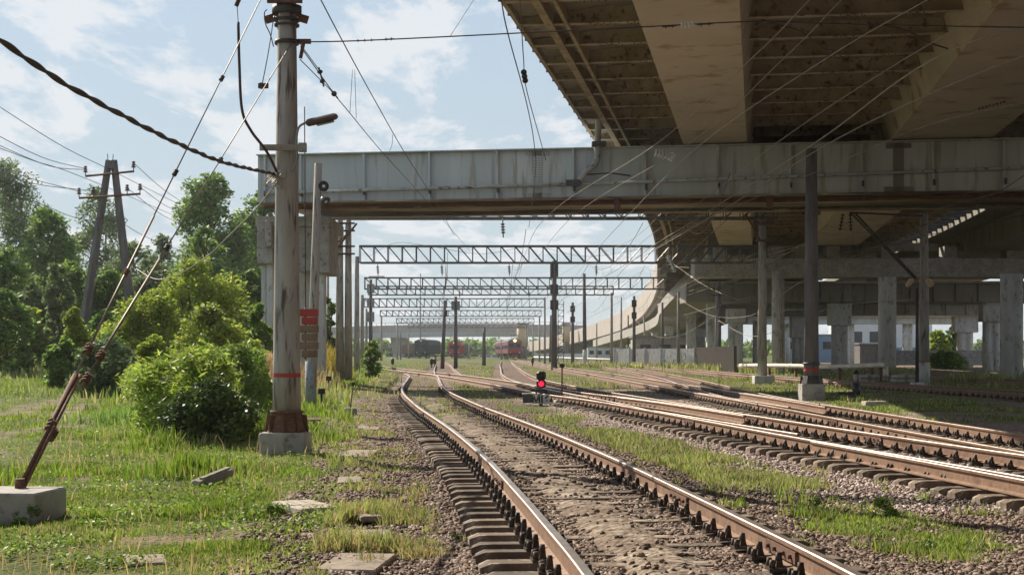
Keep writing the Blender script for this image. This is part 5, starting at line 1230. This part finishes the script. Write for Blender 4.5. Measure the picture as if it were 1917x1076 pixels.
wallrow(1302, 1376, 652, 690, 145, 'dark ribbed metal fence between the pale fence and the bridge column', 'fenced', 'metal_fence', .5, 112)
wallrow(1640, 1880, 655, 690, 190, 'grey concrete fence in front of the far trees under the bridge', 'conc')
wallrow(1000, 1100, 661, 674, 330, 'white distant wall right of the passenger train', 'cladd')
# scribbles on the pale fence
mb = MB()
for i, px in enumerate((1215,1222,1246,1262,1280)):
    a = at(px,660,157.5+(1300-px)*.085); mb.tube(smooth([a, a+Vector((.2,0,-.4)), a+Vector((-.1,0,-.9)), a+Vector((.25,0,-1.3))], 4), .035, 4)
tag(mb.build('scribbles', 'blk', None, tuple(at(1250,670,161))), 'dark scribbles sprayed on the pale concrete panel fence', 'graffiti')
# small lineside things
def dwarf():
    Yd = 43.4; x = (1013-CX)*Yd/F; z = float(gz(x,Yd)); s = Yd/F
    t_ = thing('dwarf_signal', (x,Yd,z), 'low black dwarf signal with its red light on, standing between the tracks', 'signal')
    for k, (py, lit) in enumerate(((703,0),(718,1))):
        zc_ = zpx(py,Yd); mb = MB(); mb.box((x,Yd,zc_), (.28,.2,.25), bev=.05); h_ = mb.build('lamp_head', 'blk', t_)
        hood = MB(); prof = []
        for j in range(13):
            th = math.pi*(-.15+1.3*j/12); prof.append((math.cos(th)*.125, math.sin(th)*.125))
        vs = []
        for yy in (-.10, -.34):
            for (a, b2) in prof: vs.append((x+a*(1 if yy > -.2 else 1.12), Yd+yy, zc_+b2*(1 if yy > -.2 else 1.05)))
        n_ = len(prof); hood.add(vs, [[i, i+1, n_+i+1, n_+i] for i in range(n_-1)]); hood.build('hood', 'blk', h_)
        MB().disc((x,Yd-.12,zc_), (0,1,0), .078, .03, 20).build('lens', 'sign_red' if lit else 'blk', h_)
    mb = MB(); mb.box((x,Yd+.05,z+.22), (.10,.12,.55)); mb.box((x-.14,Yd+.04,z+.36), (.05,.1,.2)); mb.box((x+.14,Yd+.04,z+.36), (.05,.1,.2)); mb.box((x,Yd+.05,z+.47), (.34,.14,.05)); mb.build('stand', 'blk', t_)
    zp = zpx(746,Yd); 
    MB().box((x,Yd-.22,zp), (.50,.02,.28)).build('number_plate', 'white', t_)
    for ch, ox in (('М',-.15),('1',.02),('6',.16)):
        cu = bpy.data.curves.new('t', 'FONT'); cu.body = ch; cu.size = .30; cu.align_x = 'CENTER'; cu.extrude = .004; cu.offset = .010
        to = bpy.data.objects.new('t', cu); me = bpy.data.meshes.new_from_object(to); bpy.data.objects.remove(to)
        me.materials.clear(); me.materials.append(M['blk']); o = bpy.data.objects.new('number_character', me); C.objects.link(o); o.parent = t_
        o.rotation_euler = (R(90),0,0); o.location = (ox, -.24, zp-z-.105)
dwarf()
Yd = 43.4; a = at(994,744,Yd+.5); z = float(gz(a.x,a.y)); rb = thing('relay_box', (a.x,a.y,z), 'low dark trackside box just left of the dwarf signal', 'box')
MB().box((a.x,a.y,z+.20), (.48,.4,.24), bev=.015).build('body', 'steel', rb); MB().box((a.x,a.y,z+.34), (.54,.46,.04)).build('lid', 'pipe', rb)
a = at(1070,750,46); o = MB().box((a.x,46,.20), (.62,.5,.10), .1, bev=.02).build('cable_cover', 'slab', None, (a.x,46,.1)); tag(o, 'pale flat concrete cover behind the rod with the square head', 'slab')
a = at(1603,720,52); z = float(gz(a.x,52)); t_ = thing('dwarf_post', (a.x,52,z), 'black dwarf signal turned away, with pale cap, right of the tall grey pole', 'signal')
MB().tube([(a.x,52,z),(a.x,52,zpx(716,52))], .14, 12).build('body', 'blk', t_); MB().tube([(a.x,52,zpx(716,52)),(a.x,52,zpx(700,52))], [.10,.12], 12).build('head', 'pole', t_); MB().tube([(a.x,52,zpx(700,52)),(a.x,52,zpx(693,52))], [.13,.05], 12).build('cap', 'blk', t_)
a = at(1583,741,50.5); t_ = thing('point_machine', (a.x,50.5,.1), 'low black point machine box between tall grey pole and black dwarf signal', 'box')
MB().box((a.x,50.5,zpx(740,50.5)), (.62,.5,.24), bev=.03).build('body', 'blk', t_); MB().box((a.x-.1,50.5,.14), (.1,.1,.3)).box((a.x+.15,50.5,.14), (.1,.1,.3)).build('feet', 'rust', t_)
a = at(1638,757,44); o = MB().box((a.x,44,zpx(757,44)), (.70,.5,.20), .05, bev=.02).build('concrete_block', 'slab', None, (a.x,44,.1)); tag(o, 'light brown concrete block lying right of the black point machine', 'block')
# white pipe and stands
Wp = thing('white_pipe', tuple(at(1520,690,80)), 'thick white pipe on short stands running in front of the bridge columns', 'pipe')
MB().tube(smooth([at(1385,684,96), at(1450,684,88), at(1560,686,80), at(1650,683,74), at(1656,684,74), at(1658,690,74), at(1658,704,74)], 3), .13, 10).build('pipe_run', 'wpipe', Wp)
for px, Y in ((1440,89),(1490,85),(1572,79),(1632,75.5),(1648,74.5)):
    x = (px-CX)*Y/F; z = float(gz(x,Y)); MB().box((x,Y,(z+zpx(688,Y))/2), (.14,.3,zpx(688,Y)-z), bev=.01).build('stand', 'rust', Wp)
for i, (px, py, Y) in enumerate(((1622,697,73),(1640,693,76),(1690,700,72),(1708,697,76))):
    x = (px-CX)*Y/F; z = float(gz(x,Y))
    for k in range(2):
        mb = MB(); pts = [(x+.5*math.cos(t_*math.pi/10)+k*.05, Y+.5*math.sin(t_*math.pi/10), z+.12+.2*k) for t_ in range(21)]; mb.tube(pts, .10, 8)
        tag(mb.build('concrete_ring', 'conc', None, (x,Y,z+.05+.2*k)), '%s ring of the %s stack of dark rings near the end of the white pipe' % (('lower','upper')[k], ('first','second','third','fourth')[i]), 'ring', 'rings stacked by the white pipe')
Wl = thing('low_platform', tuple(at(1130,672,240)), 'long low pale platform edge right of the passenger train', 'platform')
MB().tube([at(1000,668,300), at(1245,676,175)], .16, 6).build('edge', 'wpipe', Wl)
for i in range(12):
    q = at(1000,668,300).lerp(at(1245,676,175), i/11); MB().box((q.x,q.y,q.z/2), (.2,.3,q.z)).build('stand', 'conc', Wl)
# small track-side signals far away
for px, py, Y, lb in ((808,676,150,'left of the two tiny dark dwarf signals before the green locomotive'),(814,674,155,'right of the two tiny dark dwarf signals before the green locomotive'),(735,677,160,'tiny dark dwarf signal at the far left track'),(997,680,170,'tiny dark post left of the central mast'),(697,745,0,'')):
    if not Y: continue
    x = (px-CX)*Y/F; t_ = thing('dwarf_signal', (x,Y,.1), lb, 'signal'); MB().box((x,Y,.75), (.32,.3,.6), bev=.06).build('lamp_head', 'blk', t_); MB().box((x,Y,.3), (.14,.14,.5)).build('stand', 'steel', t_)
# ground level concrete: slab in the grass, wood piece, drain slabs
a = gd(572,948,.05); t_ = MB().box((a.x,a.y,.045), (.42,.85,.07), .5, bev=.012).box((a.x-.08,a.y-.02,.082), (.012,.7,.006), .5).box((a.x+.05,a.y+.02,.082), (.012,.7,.006), .5).build('concrete_slab', 'slab', None, (a.x,a.y,0)); tag(t_, 'pale grooved concrete slab lying in the grass in front of the big pole', 'slab')
a = gd(390,915,0.0); mb = MB(); mb.box((a.x,a.y+.25,.11), (.14,.75,.09), -.35, .14, .2, bev=.02); mb.box((a.x+.04,a.y+.2,.17), (.05,.6,.03), -.35, .14, .1); o = mb.build('wood_chunk', 'wood', None, (a.x,a.y,0)); tag(o, 'weathered grey wood chunk lying in the grass', 'wood')
for i, (px, py, w_, d_, h_, rz, lb) in enumerate(((688,1008,.42,.7,.06,.08,'pale flat slab just below the open drain hole'), (668,1055,.46,.9,.05,-.1,'broken slab at the bottom of the dirt path'), (705,968,.34,.3,.06,.2,'small slab along the far edge of the open drain hole'), (655,900,.3,.9,.04,.1,'narrow worn slab left of the open drain hole'), (672,850,.5,1.6,.03,.0,'long worn slab half buried in the dirt path'), (690,800,.5,2.2,.03,.05,'farther worn slab half buried in the dirt path'), (275,1050,.3,.5,.03,.3,'small stone slab in the grass at the bottom left'))):
    a = gd(px, py, .0); z = float(gz(a.x,a.y)); o = MB().box((a.x,a.y,z+.005), (w_,d_,h_), rz, bev=.012).build('path_slab', 'pslab', None, (a.x,a.y,z)); tag(o, lb, 'slab', 'worn slabs along the dirt path')
a = gd(622,768,.0)
mb = MB(); mb.box((1.5,0,0),(.1,.1,.1)) if False else None

# ------------------------------------------------------------------ trains
def vehicle(name, cat, label, px, Y, hdg, wid, hgt, length, mb_, mfront=None, loco=True, lights='headl', stripe=None, cars=1):
    x0 = (px-CX)*Y/F; root = thing(name, (x0, Y, .3), label, cat); c, s = math.cos(hdg), math.sin(hdg)
    def T(lx, ly, lz): return Vector((x0+lx*c-ly*s, Y+lx*s+ly*c, .3+lz))
    def B(mb, cx, cy, cz, dx, dy, dz, **k): return mb.box(T(cx,cy,cz), (dx,dy,dz), hdg, **k)
    hb = 1.15
    for q in range(cars):
        y1 = q*(length+.6)
        B(MB(), 0, y1+length/2, hb+(hgt-hb)/2-.15, wid, length, hgt-hb-.3, bev=.18).build('body', mb_, root)
        mb = MB()
        for k in range(5): B(mb, 0, y1+length/2, hgt-.42+.09*k, wid*(.96-.13*k), length*.985, .1)
        mb.build('roof', 'pole_dark', root)
        mb = MB()
        for yy in (y1+2.2, y1+3.9, y1+length-3.9, y1+length-2.2):
            for sx in (-.8,.8): mb.disc(T(sx,yy,.48), (c,s,0), .46, .14, 14)
        for yy in (y1+3.05, y1+length-3.05): B(mb, 0, yy, .62, wid*.78, 3.4, .4)
        B(mb, 0, y1+length/2, .85, wid*.7, length*.4, .6); mb.build('bogies', 'blk', root)
        for k in range(int(length//1.9)):
            for sx in (-1,1):
                if cat == 'train': B(MB(), sx*(wid/2), y1+1.4+k*1.9, hb+1.5, .06, 1.1, .75).build('window', 'glass', root)
        if cat == 'locomotive':
            mb = MB()
            for k in range(int(length//.9)):
                for sx in (-1,1): B(mb, sx*(wid/2+.02), y1+.9+k*.9, hb+1.2, .07, .08, 2.0)
            mb.build('side_ribs', mb_, root)['kind'] = 'stuff'
    f = -.05
    if loco:
        for sx in (-.68,.68): B(MB(), sx*wid/3.1, f+.02, hb+(hgt-hb)*.56, wid*.34, .12, (hgt-hb)*.25).build('windscreen', 'glass', root)
        B(MB(), 0, f, .78, wid*.95, .3, .42).build('buffer_beam', mfront or 'red', root)
        for sx in (-.85,.85): MB().tube([T(sx,-.1,.95), T(sx,-.6,.95), T(sx,-.6,.95), T(sx,-.7,.95)], [.12,.12,.26,.26], 12).build('buffer', 'blk', root)
        B(MB(), 0, f-.02, hb+(hgt-hb)*.22, wid*.9, .1, (hgt-hb)*.2).build('front_panel', mfront or mb_, root)
        MB().disc(T(0,f-.05,hgt-.35), (-s,c,0), .24, .14, 14).build('headlight', lights if lights else 'white', root)
        for sx in (-1,1): MB().disc(T(sx,f-.06,1.5), (-s,c,0), .13, .1, 10).build('marker_light', 'white', root)
        mb = MB(); B(mb, 0, 3.0, hgt+.15, 1.2, .8, .15); mb.tube([T(-.6,3,hgt+.2), T(-.6,4,hgt+.6), T(-.6,3,hgt+.9)], .03, 4); mb.tube([T(.6,3,hgt+.2), T(.6,4,hgt+.6), T(.6,3,hgt+.9)], .03, 4); B(mb, 0, 3, hgt+.92, 1.7, .25, .06); mb.build('roof_gear', 'steel', root)
    return root
vehicle('passenger_train', 'train', 'plum passenger train with lit yellow headlight and red lower front on the straight track', 964, 322, .055, 3.1, 4.4, 21, 'train_p', 'red', True, 'headl', cars=3)
vehicle('electric_locomotive', 'locomotive', 'dark green locomotive standing at left before the far bridge', 788, 352, -.105, 3.3, 4.6, 20, 'loco_g', 'loco_g', True, None, cars=1)
vehicle('electric_locomotive', 'locomotive', 'red locomotive with a white light standing left of centre, half behind a pole', 851, 372, -.022, 3.1, 4.3, 18, 'loco_r', 'loco_r', True, 'headw', cars=1)
vehicle('freight_wagon', 'wagon', 'brown freight wagon coupled behind the red locomotive', 855, 392, -.04, 3.0, 4.1, 16, 'loco_g', None, False, None, cars=2)
vehicle('freight_wagon', 'wagon', 'brown red boxcar left of the green locomotive', 764, 400, .0, 3.3, 3.9, 14, 'wag', None, False, None, cars=2)

# ------------------------------------------------------------------ haze
hm = bpy.data.materials.new('haze_air'); hm.use_nodes = True; hn = hm.node_tree.nodes; hl = hm.node_tree.links; hn.remove(hn['Principled BSDF'])
pv = hn.new('ShaderNodeVolumePrincipled'); pv.inputs['Color'].default_value = (.93,.96,1,1); pv.inputs['Density'].default_value = .00019; pv.inputs['Anisotropy'].default_value = .2
hl.new(pv.outputs[0], hn['Material Output'].inputs['Volume'])
o = MB().box((0,2200,12), (5800,5200,27)).build('haze', hm); tag(o, kind='stuff')
